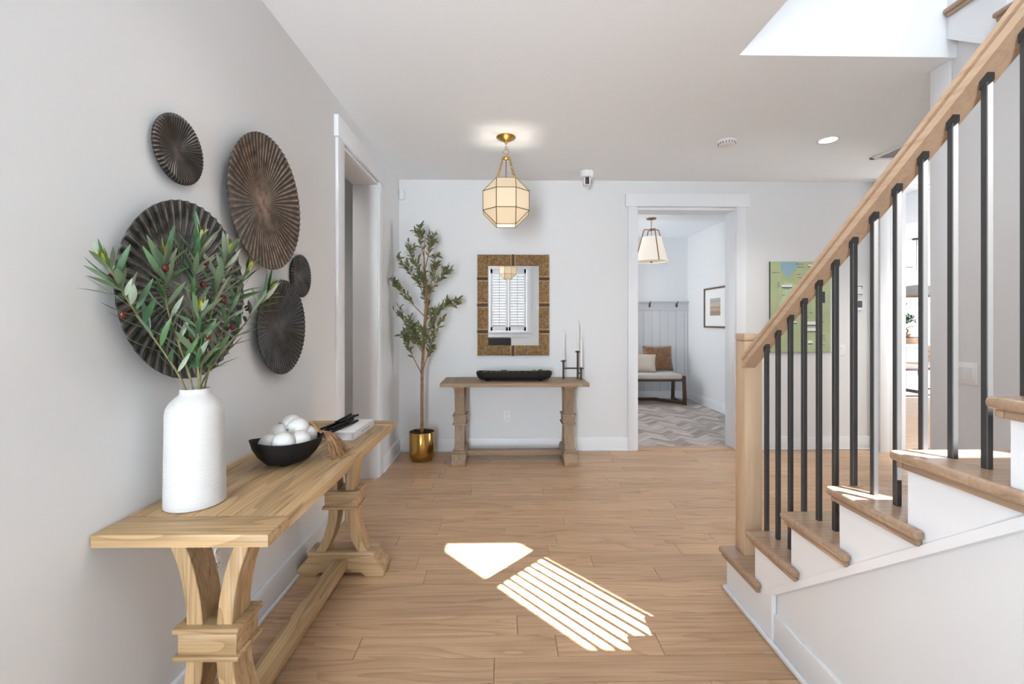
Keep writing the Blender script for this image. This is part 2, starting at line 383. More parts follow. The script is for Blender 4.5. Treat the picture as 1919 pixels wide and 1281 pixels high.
# stair side walls
rk = lambda y: 2.87-.769*(2.385-y)
struct('wall_right', MB().prism([(2.516, 0), (2.516, CZ), (2.385, CZ), (2.385, rk(2.385)), (.48, rk(.48)), (.48, 0)], 'x', 2.455, 2.57).box(2.57, 3.75, 2.42, 2.516, -.1, CZ), M['wall'], 'white wall at the stair foot with a switch', 'wall')
SWX0, SWX1, SWZ0, SWZ1 = 2.57, 3.145, 3.82, 5.25
YS = -.8
struct('wall_stairwell', MB().box(OX-.12, 2.40, OY, OY+.11, 3.18, 5.6).box(OX-.12, OX, YS, OY, 3.18, 5.6)
       .box(1.0, SWX0, YS-.12, YS, 1.5, 5.6).box(SWX1, 3.87, YS-.12, YS, 1.5, 5.6).box(SWX0, SWX1, YS-.12, YS, 1.5, SWZ0).box(SWX0, SWX1, YS-.12, YS, SWZ1, 5.6)
       .box(3.75, 3.87, YS, 3.7, -.1, 5.6).box(OX, 3.75, 3.6, 3.7, 3.18, 5.6).box(1.1, 3.87, YS-.12, 3.7, 5.6, 5.7).box(1.075, 1.19, -1.75, YS+.2, -.1, CZ).box(OX-.12, OX, OY, 3.7, 3.18, 5.6), M['wall'], 'tall white stairwell walls reaching to the upper floor', 'wall')
struct('front_sun_block', MB().box(-6, 2.2, -5, -1.76, 2.78, 2.9), M['trim'], 'unseen added roof shading the front window', 'sunshade')  # unseen slab added to keep direct sun off the shutters
struct('side_sun_block', MB().box(11.36, 15, -2, 8, 2.75, 2.9), M['trim'], 'unseen added slab shading the kitchen side windows', 'sunshade')  # unseen slab added to keep direct sun out of the kitchen
# kitchen and mudroom shells
struct('wall_kitchen', MB().box(4.1, 9.28, 10.2, 10.35, -.1, CZ).box(11.1, 12, 10.2, 10.35, -.1, CZ).box(9.28, 11.1, 10.2, 10.35, -.1, .85).box(9.28, 11.1, 10.2, 10.35, 2.58, CZ)
       .box(11.2, 11.35, 2.4, 10.3, -.1, .3).box(11.2, 11.35, 2.4, 10.3, 2.65, CZ).box(11.2, 11.35, 6, 10.3, .3, 2.65).box(3.75, 11.3, 2.42, 2.516, -.1, CZ).box(3.9, 4.03, 4.7, 10.3, -.1, CZ), M['wall'], 'pale kitchen walls beyond the opening on the right', 'wall')
struct('wall_mudroom', MB().box(.3, 3.3, 7.6, 7.72, -.1, CZ).box(3.14, 3.26, YB+.17, 7.65, -.1, CZ).box(.3, .42, YB+.17, 6.2, -.1, CZ).box(.3, .42, 7.55, 7.65, -.1, CZ).box(.3, .42, 6.1, 7.6, -.1, .6).box(.3, .42, 6.1, 7.6, 2.4, CZ), M['wall'], 'white mudroom walls beyond the back doorway', 'wall')

# ---- trims
def casing(name, label, parts):
    t = thing(name, label, 'door trim', kind='structure')
    for nm, a in parts: MB().box(*a, bev=.003).build(nm, M['trim'], t)
    return t
t = thing('trim_1', 'white flat casing round the back doorway', 'door trim', kind='structure')
yb = YB
for nm, a in (('side_casing', (DX0-.093, DX0, yb-.02, yb, 0, 2.475)), ('side_casing', (DX1, DX1+.1, yb-.02, yb, 0, 2.475)), ('head_casing', (DX0-.118, DX1+.135, yb-.028, yb, 2.475, 2.605)),
              ('jamb', (DX0-.004, DX0+.012, yb-.008, yb+.19, 0, DZ)), ('jamb', (DX1-.012, DX1+.004, yb-.008, yb+.19, 0, DZ)), ('head_jamb', (DX0, DX1, yb-.008, yb+.19, DZ-.012, DZ+.01)), ('threshold', (DX0, DX1, yb-.02, yb+.12, -.01, .006))):
    MB().box(*a, bev=.0025).build(nm, M['floor'] if nm == 'threshold' else M['trim'], t)
t = thing('trim_2', 'white flat casing round the left wall doorway', 'door trim', WL, WLR[2], kind='structure')
for nm, a in (('side_casing', (0, .02, LY0-.12, LY0-.006, 0, 2.48)), ('side_casing', (0, .02, LY1+.006, LY1+.12, 0, 2.48)), ('head_casing', (0, .03, LY0-.145, LY1+.145, 2.48, 2.615)),
              ('jamb', (-.2, .008, LY0-.008, LY0+.01, 0, 2.465)), ('jamb', (-.2, .008, LY1-.01, LY1+.008, 0, 2.465)), ('head_jamb', (-.2, .008, LY0, LY1, 2.452, 2.475))):
    MB().box(*a, bev=.0025).build(nm, M['trim'], t)
def baseboard(name, label, segs, loc=None, rot=None):
    """segs: boxes as (x0,x1,y0,y1, inward normal)"""
    t = thing(name, label, 'baseboard', loc or (0, 0, 0), rot[2] if rot else 0, kind='structure')
    for x0, x1, y0, y1, d in segs:
        MB().box(x0, x1, y0, y1, 0, .135, bev=.003).build('board', M['trim'], t)
        s = .014
        q = {'-y': (x0, x1, y0-s, y0), '+x': (x1, x1+s, y0, y1), '-x': (x0-s, x0, y0, y1)}[d]
        MB().box(*q, 0, .018, bev=.005).build('shoe_moulding', M['trim'], t)
baseboard('baseboard_back', 'white baseboard along the back wall', [(-1.04, DX0-.093, YB-.016, YB, '-y'), (DX1+.1, 3.83, YB-.016, YB, '-y')])
baseboard('baseboard_left', 'white baseboard along the left wall', [(0, .016, -.35, LY0-.12, '+x'), (0, .016, LY1+.12, 3.42, '+x')], WL, WLR)
baseboard('baseboard_mudroom', 'white baseboard in the mudroom', [(3.124, 3.14, YB+.2, 7.58, '-x'), (.42, 3.12, 7.584, 7.6, '-y')])
# end casing on the right wall, pier and kitchen header
t = thing('trim_3', 'white casing on the end of the right wall', 'door trim', kind='structure')
MB().box(2.437, 2.455, 2.405, 2.52, 0, CZ-.002, bev=.003).build('side_casing', M['trim'], t)
MB().box(2.45, 2.58, 2.516, 2.53, 0, CZ-.002, bev=.003).build('jamb', M['trim'], t)
t = thing('trim_4', 'white pier casing at the kitchen opening', 'door trim', kind='structure')
MB().box(3.79, 4.05, 4.44, YB, 0, CZ-.002, bev=.003).build('pier', M['trim'], t)
MB().box(3.775, 3.87, 4.425, 4.44, 0, CZ-.002, bev=.003).build('side_casing', M['trim'], t)
t = thing('trim_5', 'pale header beam over the kitchen opening', 'beam', kind='structure')
MB().box(4.5, 4.62, 4.72, 9.6, 2.40, CZ-.001, bev=.004).build('beam', M['trim'], t)
MB().box(4.03, 11.1, 8.3, 8.45, 2.30, CZ-.001, bev=.004).build('beam', M['trim'], t)

# ---- mudroom floor: herringbone tiles
ft = struct('floor_mudroom', MB().box(.3, 3.2, YB+.1, 7.65, -.1, -.008), M['grout'], 'grey herringbone tile floor of the mudroom', 'floor')
tw, tl = .0625, .25
ca = math.cos(R(45)); sa = math.sin(R(45))
def clip(poly, ax, lim, sgn):
    out = []
    for k in range(len(poly)):
        a, b = poly[k-1], poly[k]; ia = sgn*(a[ax]-lim) >= 0; ib = sgn*(b[ax]-lim) >= 0
        if ia != ib:
            t_ = (lim-a[ax])/(b[ax]-a[ax]); out.append((a[0]+t_*(b[0]-a[0]), a[1]+t_*(b[1]-a[1])))
        if ib: out.append(b)
    return out
tiles = []
for i in range(-75, 75):
    for j in range(-17, 17):
        bx, by = i*tw+j*tl, i*tw-j*tl; g = .0016
        for k in (0, 1):
            x0, y0_, x1, y1_ = (bx, by, bx+tl, by+tw) if k == 0 else (bx+tl, by+tw-tl, bx+tl+tw, by+tw)
            q = [(x0+g, y0_+g), (x1-g, y0_+g), (x1-g, y1_-g), (x0+g, y1_-g)]
            q = [(2.2+a*ca-b*sa, 6.0+a*sa+b*ca) for a, b in q]
            for ax, lim, sg in ((0, 1.33, 1), (0, 3.12, -1), (1, YB+.12, 1), (1, 7.58, -1)):
                q = clip(q, ax, lim, sg)
                if len(q) < 3: break
            if len(q) > 2: tiles.append((sum(p[1] for p in q)/len(q), q, k))
tiles.sort(key=lambda t_: t_[0])
rest = MB()
for n_, (cy_, q, k) in enumerate(tiles):
    cx_ = sum(p[0] for p in q)/len(q)
    if n_ < 300:
        MB().prism([(p[0]-cx_, p[1]-cy_) for p in q], 'z', -.008, random.uniform(-.0006, .0006), bev=.0008, seg=1).build('tile', M['tile'+str(k)], ft, loc=(cx_, cy_, 0))
    else: rest.prism(q, 'z', -.008, 0)
if len(tiles) > 300: rest.build('tile_field', M['tile0'], ft, kind='stuff')

# ---- windows
def window(name, label, x0, x1, z0, z1, yin, bars=0, parent=None):
    t = thing(name, label, 'window', kind='structure')
    f = MB()
    for a in ((x0, x0+.04, z0, z1), (x1-.04, x1, z0, z1), (x0, x1, z0, z0+.04), (x0, x1, z1-.04, z1))+(((x0, x1, (z0+z1)/2-.02, (z0+z1)/2+.02),) if bars else ()):
        f.box(a[0], a[1], yin-.06, yin-.02, a[2], a[3])
    fo = f.build('sash', M['trim'], t)
    MB().box(x0+.03, x1-.03, yin-.043, yin-.037, z0+.03, z1-.03).build('pane', M['glass'], t)
    return t
SW = window('window_1', 'tall stair landing window letting the sun in', SWX0-.04, SWX1+.04, SWZ0, SWZ1+.04, YS)
w = thing('window_2', 'front window with white plantation shutters, seen in the mirror', 'window', kind='structure')
y0 = -1.6
for nm, a in (('side_casing', (FX0-.1, FX0, y0, y0+.02, FZ0-.02, FZ1+.1)), ('side_casing', (FX1, FX1+.1, y0, y0+.02, FZ0-.02, FZ1+.1)), ('head_casing', (FX0-.12, FX1+.12, y0, y0+.025, FZ1, FZ1+.12)),
              ('sill', (FX0-.14, FX1+.14, y0, y0+.06, FZ0-.04, FZ0-.01)), ('apron', (FX0-.1, FX1+.1, y0, y0+.018, FZ0-.14, FZ0-.04))):
    MB().box(*a, bev=.003).build(nm, M['trim'], w)
MB().box(FX0, FX1, y0-.13, y0-.125, FZ0, FZ1).build('pane', M['glass'], w)
xm = (FX0+FX1)/2
lm = MB().prism([(-.034, -.002), (-.018, -.0055), (.018, -.0055), (.034, -.002), (.034, .002), (.018, .0055), (-.018, .0055), (-.034, .002)], 'x', -.5, .5).build('louver', M['trim'])
lme = lm.data; bpy.data.objects.remove(lm)
for a, b in ((FX0+.01, xm-.002), (xm+.002, FX1-.01)):
    f = MB()
    for q in ((a, a+.055, FZ0+.005, FZ1-.005), (b-.055, b, FZ0+.005, FZ1-.005), (a, b, FZ0+.005, FZ0+.1), (a, b, FZ1-.1, FZ1-.005)):
        f.box(q[0], q[1], y0-.045, y0-.012, q[2], q[3], bev=.002)
    so = f.build('shutter', M['trim'], w)
    z = FZ0+.13
    while z < FZ1-.11:
        o = link('louver', lme, so, ((a+b)/2, y0-.028, z), (R(58), 0, 0)); o.scale = (b-a-.11, 1, 1)
        z += .064
    MB().box((a+b)/2-.004, (a+b)/2+.004, y0+.004, y0+.012, FZ0+.13, FZ1-.13).build('tilt_rod', M['grey'], so)
sk = thing('window_4', 'added frame round the stairwell fill lamp, out of view', 'window', kind='structure')  # unseen surround built for the added stairwell lamp
for a in ((1.3, 1.36, -.75, .95), (2.34, 2.40, -.75, .95), (1.3, 2.4, -.75, -.69), (1.3, 2.4, .89, .95)): MB().box(*a, 5.5, 5.6, bev=.004).build('frame', M['trim'], sk)
wk = window('window_3', 'bright kitchen window beyond the island', 9.28, 11.1, .85, 2.58, 10.25, 1)
dr = thing('door_1', 'added glazed door for fill light, unseen behind the viewpoint', 'door', kind='structure')  # unseen door added so the fill lamp outside can shine in
f = MB()
for a in ((-1.06, -.98, 0, 2.3), (-.54, -.46, 0, 2.3), (-1.06, -.46, 0, .2), (-1.06, -.46, 2.2, 2.3)): f.box(a[0], a[1], -1.70, -1.655, a[2], a[3], bev=.002)
f.build('door_frame', M['trim'], dr)
MB().box(-.985, -.535, -1.68, -1.675, .19, 2.21).build('pane', M['glass'], dr)
MB().tube([(-.5, -1.655, 1.02), (-.5, -1.61, 1.02), (-.58, -1.605, 1.02)], .009, 8).build('handle', M['brass'], dr)

# ================================================================== STAIRS
RISE, RUN = .1885, .2452
zt = lambda k: .0155+RISE*k
yn = lambda k: 2.20-RUN*(k-1)
st = thing('staircase', 'white staircase with oak treads, oak rail and black balusters', 'staircase')
XO, XS, XI = 1.06, 1.09, 2.445
for k in range(1, 9):
    n0, z1 = yn(k), zt(k)
    deep = n0-RUN-.03
    poly = [(XO, n0), (XI, n0), (XI, deep), (XS, deep), (XS, n0-.33), (XO, n0-.33)] if k < 8 else [(XO, n0), (3.74, n0), (3.74, -.8), (XO, -.8)]
    MB().prism(poly, 'z', z1-.028, z1, bev=.0115, seg=3).build('tread', M['tread']['Y'] if False else M['tread']['X'], st, ang=50)
    c = MB().box(XO+.012, XS, n0-.32, n0-.031, z1-.046, z1-.027, bev=.005)
    c.box(XO+.012, XI, n0-.03, n0-.012, z1-.046, z1-.027, bev=.005)
    c.build('cove_moulding', M['tread']['Y'], st)
    MB().box(XS+.006, XI, n0-.045, n0-.0305, (zt(k-1) if k > 1 else 0), z1-.027).build('riser', M['trim'], st)
# stringer (stepped), vertical end and raking lower edge
poly = [(yn(1)-.03, 0), (yn(1)-.03, zt(1)-.028)]
for k in range(2, 9):
    poly += [(yn(k)-.03, zt(k-1)-.028), (yn(k)-.03, zt(k)-.028)]
poly += [(-.8, zt(8)-.028)]
YV = 1.80
rl = lambda y: .206+.766*(1.80-y)
poly += [(-.8, rl(.2)), (.2, rl(.2)), (YV, rl(YV)), (YV, 0)]
MB().prism(poly, 'x', XS, XS+.02).build('stringer', M['trim'], st)
MB().prism([(YV, 0), (YV, rl(YV)+.01), (.2, rl(.2)+.01), (-.8, rl(.2)), (-.8, 0)], 'x', XS+.014, XS+.1).build('side_panel', M['wall'], st)
mb = MB().prism([(YV+.012, 0), (YV+.012, rl(YV)+.012), (YV-.008, rl(YV)-.004), (YV-.008, 0)], 'x', XS-.008, XS+.01)
mb.prism([(YV+.012, rl(YV)+.012), (YV-.008, rl(YV)-.004), (.2, rl(.2)-.006), (.2, rl(.2)+.020)], 'x', XS-.008, XS+.01)
mb.build('panel_moulding', M['trim'], st)
MB().box(XS-.001, XS+.016, -.8, YV-.008, 0, .13, bev=.003).build('baseboard', M['trim'], st)
MB().box(XS-.018, XS, -.8, yn(1)-.012, 0, .02, bev=.006).box(XS-.018, XI, yn(1)-.03, yn(1)-.012, 0, .02, bev=.006).build('shoe_moulding', M['trim'], st)
# newel
NX0, NX1, NY0, NY1 = 1.138, 1.222, 2.098, 2.182
mb = MB().box(NX0, NX1, NY0, NY1, zt(1), 1.215, bev=.003)
nw = mb.build('newel_post', M['newel']['Z'], st)
MB().box(NX0+.003, NX1-.003, NY0+.003, NY1-.003, 1.213, 1.221).build('newel_groove', M['tread']['X'], nw)
MB().box(NX0-.001, NX1+.001, NY0-.001, NY1+.001, 1.221, 1.252, bev=.004).build('newel_cap', M['newel']['X'], nw)
# handrail
ru = lambda y: 1.15+.769*(2.021-y)
dv = Vector((0, -1, .769)).normalized()
prof = [(-.031, 0), (.031, 0), (.031, .026), (.022, .0275), (.022, .033), (.034, .035), (.034, .050), (.027, .059), (.012, .064), (-.012, .064), (-.027, .059), (-.034, .050), (-.034, .035), (-.022, .033), (-.022, .0275), (-.031, .026)]
RX = 1.157
y0, y1 = 2.10, .42
mb = MB(); vs = []
for yy in (y0, y1):
    for px, pz in prof: vs.append(Vector((RX+px, yy, ru(yy)+pz*1.06)))
n = len(prof)
mb._add(vs, [tuple(range(n)), tuple(range(2*n-1, n-1, -1))]+[(i, (i+1) % n, (i+1) % n+n, i+n) for i in range(n)])
mb.build('handrail', M['rail']['Y'], st, ang=30)
# balusters
h = .008
for i in range(18):
    yb_ = 1.951-.0817*i
    k = max(kk for kk in range(1, 9) if yn(kk) >= yb_+.006)
    z0 = zt(k)-.004
    mb = MB()
    v = []
    for dx, dy in ((-h, -h), (h, -h), (h, h), (-h, h)): v.append(Vector((RX+dx, yb_+dy, z0)))
    for dx, dy in ((-h, -h), (h, -h), (h, h), (-h, h)): v.append(Vector((RX+dx, yb_+dy, ru(yb_+dy)+.004)))
    mb._add(v, [(0, 3, 2, 1), (4, 5, 6, 7), (0, 1, 5, 4), (1, 2, 6, 5), (2, 3, 7, 6), (3, 0, 4, 7)], bev=.0016, seg=1)
    b = mb.build('baluster', M['black'], st)
    # slim shoe that wraps the bar where it meets the rail
    v = []
    g = h+.0012
    for dz in (-.02, .003):
        for dx, dy in ((-g, -g), (g, -g), (g, g), (-g, g)): v.append(Vector((RX+dx, yb_+dy, ru(yb_+dy)+dz)))
    MB()._add(v, [(0, 3, 2, 1), (4, 5, 6, 7), (0, 1, 5, 4), (1, 2, 6, 5), (2, 3, 7, 6), (3, 0, 4, 7)]).build('collar', M['black'], b)
# upper flight
uf = thing('upper_staircase', 'upper flight of oak treads glimpsed through the ceiling opening', 'staircase')
z17 = 2.995
for j in range(8):
    n0 = 2.07-RUN*j; z1 = z17-RISE*j
    poly = [(2.372, n0), (3.745, n0), (3.745, n0+RUN+.03), (2.402, n0+RUN+.03), (2.402, n0+.315), (2.372, n0+.315)]
    MB().prism(poly, 'z', z1-.028, z1, bev=.0115, seg=3).build('tread', M['tread']['X'], uf, ang=50)
    MB().box(2.384, 2.402, n0+.01, n0+.305, z1-.046, z1-.027, bev=.005).build('cove_moulding', M['tread']['Y'], uf)
    MB().box(2.412, 3.745, n0+.031, n0+.045, z1-RISE, z1-.027).build('riser', M['trim'], uf)
poly = [(2.384, rk(2.384)), (2.384, z17+RISE-.03), (2.07+RUN+.03, z17+RISE-.03)]
for j in range(8):
    poly += [(2.07-RUN*j+.03+RUN, z17-RISE*j-.028), (2.07-RUN*j+.03, z17-RISE*j-.028)]
poly += [(.30, 1.5), (.45, rk(.45))]
MB().prism(poly, 'x', 2.402, 2.45).build('stringer', M['trim'], uf)
MB().prism([(2.384, rk(2.384)-.03), (2.384, rk(2.384)+.004), (.5, rk(.5)+.004), (.5, rk(.5)-.03)], 'x', 2.398, 2.454).build('panel_moulding', M['trim'], uf)
MB().box(2.458, 3.745, 2.345, 3.59, 3.0, 3.182).build('upper_landing', M['tread']['X'], uf)

# ================================================================== CONSOLE TABLES
def console(name, label, T, loc, rz):
    """length along local x, depth along local y, origin on the floor at the middle"""
    t = thing(name, label, 'console table', loc, rz, 'matching trestle console tables')
    Ln, Dp, H, th = 1.355, .462, .752, .034
    hx, hy = Ln/2, Dp/2
    top = MB().box(-hx+.004, hx-.004, -hy+.004, hy-.004, H-th, H-.008).build('tabletop', T['X'], t)
    e = .115; g = .0008
    for s in (-1, 1):
        a, b = sorted((s*hx, s*(hx-e)))
        MB().box(a+g, b-g, -hy, hy, H-th, H, bev=.0022).build('end_board', T['Y'], top)
    ws = [-hy, -hy+.045, -hy+.165, .0+.045, hy-.045, hy]
    for a, b in zip(ws, ws[1:]):
        MB().box(-hx+e+g, hx-e-g, a+g, b-g, H-th, H, bev=.0018).build('board', T['X'], top)
    for s in (-1, 1):
        px = s*(hx-.165)
        p = thing_part('pedestal', t, (px, 0, 0))
        d = .046
        MB().box(-.055, .055, -.17, .17, H-th-.022, H-th, bev=.003).build('top_cleat', T['Y'], p)
        # upper pair of curved braces, splaying outward to the top
        for sy in (-1, 1):
            inn = arc([(.020, .435), (.026, .50), (.047, .60), (.085, .70)], 5); out = arc([(.066, .435), (.070, .50), (.090, .60), (.128, .70)], 5)
            poly = [(sy*q[0], q[1]) for q in inn]+[(sy*q[0], q[1]) for q in reversed(out)]
            MB().prism(poly, 'x', -d, d, bev=.002, seg=1).build('upper_brace', T['Z'], p)
            inn = arc([(.018, .345), (.026, .27), (.052, .18), (.092, .105)], 5); out = arc([(.066, .345), (.074, .27), (.100, .18), (.142, .105)], 5)
            poly = [(sy*q[0], q[1]) for q in inn]+[(sy*q[0], q[1]) for q in reversed(out)]
            MB().prism(poly, 'x', -d, d, bev=.002, seg=1).build('lower_brace', T['Z'], p)
        c = MB().box(-.056, .056, -.084, .084, .357, .424, bev=.003).box(-.066, .066, -.094, .094, .421, .438, bev=.004).box(-.066, .066, -.094, .094, .343, .358, bev=.004)
        c.build('collar', T['Y'], p)
        # foot: arched below, stepped ogee at both ends
        half = [(.222, 0), (.226, .03), (.205, .058), (.185, .074), (.178, .088), (.158, .108)]
        under = [(.13, 0), (.105, .022), (-.105, .022), (-.13, 0)]
        poly = half+[(-a, b) for a, b in reversed(half)]+[(-.13, 0), (-.105, .022), (.105, .022), (.13, 0)]
        MB().prism(poly, 'x', -.064, .064, bev=.003, seg=1).build('foot', T['Y'], p)
        MB().box(-.058, .058, -.172, .172, .104, .122, bev=.004).build('foot_block', T['Y'], p)
    MB().box(-(hx-.165)+.06, (hx-.165)-.06, -.037, .037, .042, .092, bev=.004).build('stretcher', T['X'], t)
    return t
def thing_part(name, parent, loc):
    o = bpy.data.objects.new(name, None); COL.objects.link(o); o.parent = parent; o.location = loc; o.empty_display_size = .02
    return o
ctY = 1.187+.6775
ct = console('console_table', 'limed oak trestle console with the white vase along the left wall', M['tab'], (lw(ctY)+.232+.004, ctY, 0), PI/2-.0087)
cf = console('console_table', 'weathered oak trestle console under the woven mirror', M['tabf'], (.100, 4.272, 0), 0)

# ================================================================== WALL DISCS
def disc(label, Yc, Zc, Rr, mat, ribs, off, twist=0, depth=.03, amp=.006, scal=.007):
    bm = bmesh.new(); lay = bm.verts.layers.float_color.new('ridge')
    nt_, nr = ribs*8, 16; rows = []
    for i in range(nr+1):
        f = i/nr; f2 = .04+.96*f; row = []
        for a in range(nt_):
            th = 2*PI*a/nt_
            ph = ribs*(th)/2+twist*ribs*math.sin(f*2.2)*.5
            rid = 1-abs(math.sin(ph)); fade = min(1, f2*1.3)
            r = Rr*f2*(1+scal*f*(rid-.5))
            hh = off-depth*(1-f2**1.6)+amp*fade*(rid-.5)*(.5+.5*f2)*1.7*(1-.45*max(0, f-.85)/.15)-(.010*max(0, f-.9)/.1 if depth < .02 else 0)
            v = bm.verts.new((hh, r*math.cos(th), r*math.sin(th))); cc = min(1, rid**1.6+.55*max(0, 1-f*3.2)); v[lay] = (cc, cc, cc, 1); row.append(v)
        rows.append(row)
    cv = bm.verts.new((off-depth, 0, 0)); cv[lay] = (.6, .6, .6, 1)
    for a in range(nt_): bm.faces.new((cv, rows[0][a], rows[0][(a+1) % nt_]))
    for p, q in zip(rows, rows[1:]):
        for a in range(nt_): bm.faces.new((p[a], q[a], q[(a+1) % nt_], p[(a+1) % nt_]))
    # edge and back
    back = []
    for a in range(nt_):
        co = rows[-1][a].co; v = bm.verts.new((co.x-.006, co.y*.995, co.z*.995)); v[lay] = (0, 0, 0, 1); back.append(v)
    bv = bm.verts.new((off-depth-.008, 0, 0))
    for a in range(nt_):
        b = (a+1) % nt_
        bm.faces.new((rows[-1][a], back[a], back[b], rows[-1][b])); bm.faces.new((back[a], bv, back[b]))
    mb = MB(); mb.bm.free(); mb.bm = bm
    o = mb.build('carved_disc', mat, ang=60, loc=(lw(Yc), Yc, Zc), rot=WLR)
    tag(o, label, 'wall disc', 'fluted discs on the left wall')
    MB().box(.001, off-depth-.004, -.02, .02, -.02, .02).build('wall_mount', M['iron'], o)
    return o
mdk = disk_mat('charcoal_disc', (.010, .0098, .0095), (.15, .145, .14), (.20, .16, .13), -.04, .33, .25)
mdl = disk_mat('lacquer_disc', (.010, .0095, .009), (.26, .24, .22), (.32, .26, .21), .0, .14, .1)
mdb = disk_mat('copper_disc', (.030, .020, .015), (.34, .25, .19), (.55, .39, .28), .2, .32, .15)
mdt = disk_mat('bronze_disc', (.013, .011, .010), (.15, .13, .115), (.30, .20, .14), .04, .34, .3)
disc('smallest-but-one fluted disc, dark bronze, hung alone topmost', 1.491, 1.872, .112, mdt, 52, .03, depth=.018, amp=.0022, scal=.008)
disc('tall copper-brown fluted disc with dark edge, right of topmost disc', 1.997, 1.831, .292, mdb, 62, .045, depth=.03, amp=.0045)
disc('largest glossy black fluted disc, behind the olive branches', 1.512, 1.413, .292, mdl, 50, .045, twist=.14, depth=.034, amp=.0052, scal=.010)
disc('tiny charcoal fluted disc beside the doorway casing', 2.366, 1.547, .111, mdk, 44, .026, depth=.014, amp=.0022, scal=.008)
disc('medium charcoal fluted disc hung lowest, right of the branches', 2.13, 1.284, .222, mdk, 58, .042, depth=.026, amp=.0038)

# ================================================================== VASE AND OLIVE BRANCHES
VX, VY, TZ = -.947, 1.395, .752
prof = [(0, 0), (.074, 0), (.0805, .004), (.081, .012)]+[(.081-.0035*k/10, .012+.268*k/10) for k in range(1, 11)]+[(.0745, .297), (.066, .312), (.053, .326), (.043, .334), (.0405, .34), (.0405, .349), (.0385, .353), (.036, .349), (.036, .33), (.06, .30), (.07, .27), (.07, .03), (0, .02)]
v = MB().lathe(prof, (0, 0, 0), 56).build('vase', M['ceramic'], loc=(VX, VY, TZ), ang=50)
tag(v, 'tall white ribbed ceramic vase holding olive branches on the console', 'vase')
def leaf_mesh(name, L, Wd, mat, bend=.12, fold=.25):
    bm = bmesh.new(); rows = []
    prof = [(0, .10), (.12, .55), (.32, .95), (.55, 1.0), (.78, .66), (.93, .28), (1, .03)]
    for t_, w_ in prof:
        zz = -bend*L*t_*t_; hw = Wd/2*w_
        rows.append([bm.verts.new((t_*L, -hw, zz+fold*hw)), bm.verts.new((t_*L, 0, zz)), bm.verts.new((t_*L, hw, zz+fold*hw))])
    for a, b in zip(rows, rows[1:]):
        bm.faces.new((a[0], b[0], b[1], a[1])); bm.faces.new((a[1], b[1], b[2], a[2]))
    me = bpy.data.meshes.new(name); bm.to_mesh(me); bm.free(); me.materials.append(mat)
    for p in me.polygons: p.use_smooth = True
    return me
def leaf_back(m, col):
    nt = m.node_tree; b = nt.nodes['Principled BSDF']; lk = b.inputs['Base Color'].links
    mx = N(nt, 'ShaderNodeMix', data_type='RGBA'); g = N(nt, 'ShaderNodeNewGeometry')
    nt.links.new(g.outputs['Backfacing'], mx.inputs[0]); nt.links.new(lk[0].from_socket, mx.inputs[6]); mx.inputs[7].default_value = (*col, 1)
    nt.links.new(mx.outputs[2], b.inputs['Base Color'])
for _m in ('leafd', 'leafm'): leaf_back(M[_m], (.11, .17, .095))
leaf_back(M['oleaf'], (.16, .19, .09))
LV = {k: [leaf_mesh('leaf', L, Wd, M[m], b) for L, Wd, b in ((.10, .0165, .10), (.085, .015, .25), (.115, .017, .02))] for k, m in (('d', 'leafd'), ('m', 'leafm'), ('s', 'leafs'))}
LV['y'] = [leaf_mesh('leaf', .048, .015, M['leafy'], .1), leaf_mesh('leaf', .038, .012, M['leafy'], .15)]
def orient(d, up):
    d = d.normalized(); s = up.cross(d)
    if s.length < 1e-4: s = d.orthogonal()
    s.normalize(); u = d.cross(s)
    return Matrix((d, s, u)).transposed()
random.seed(5)
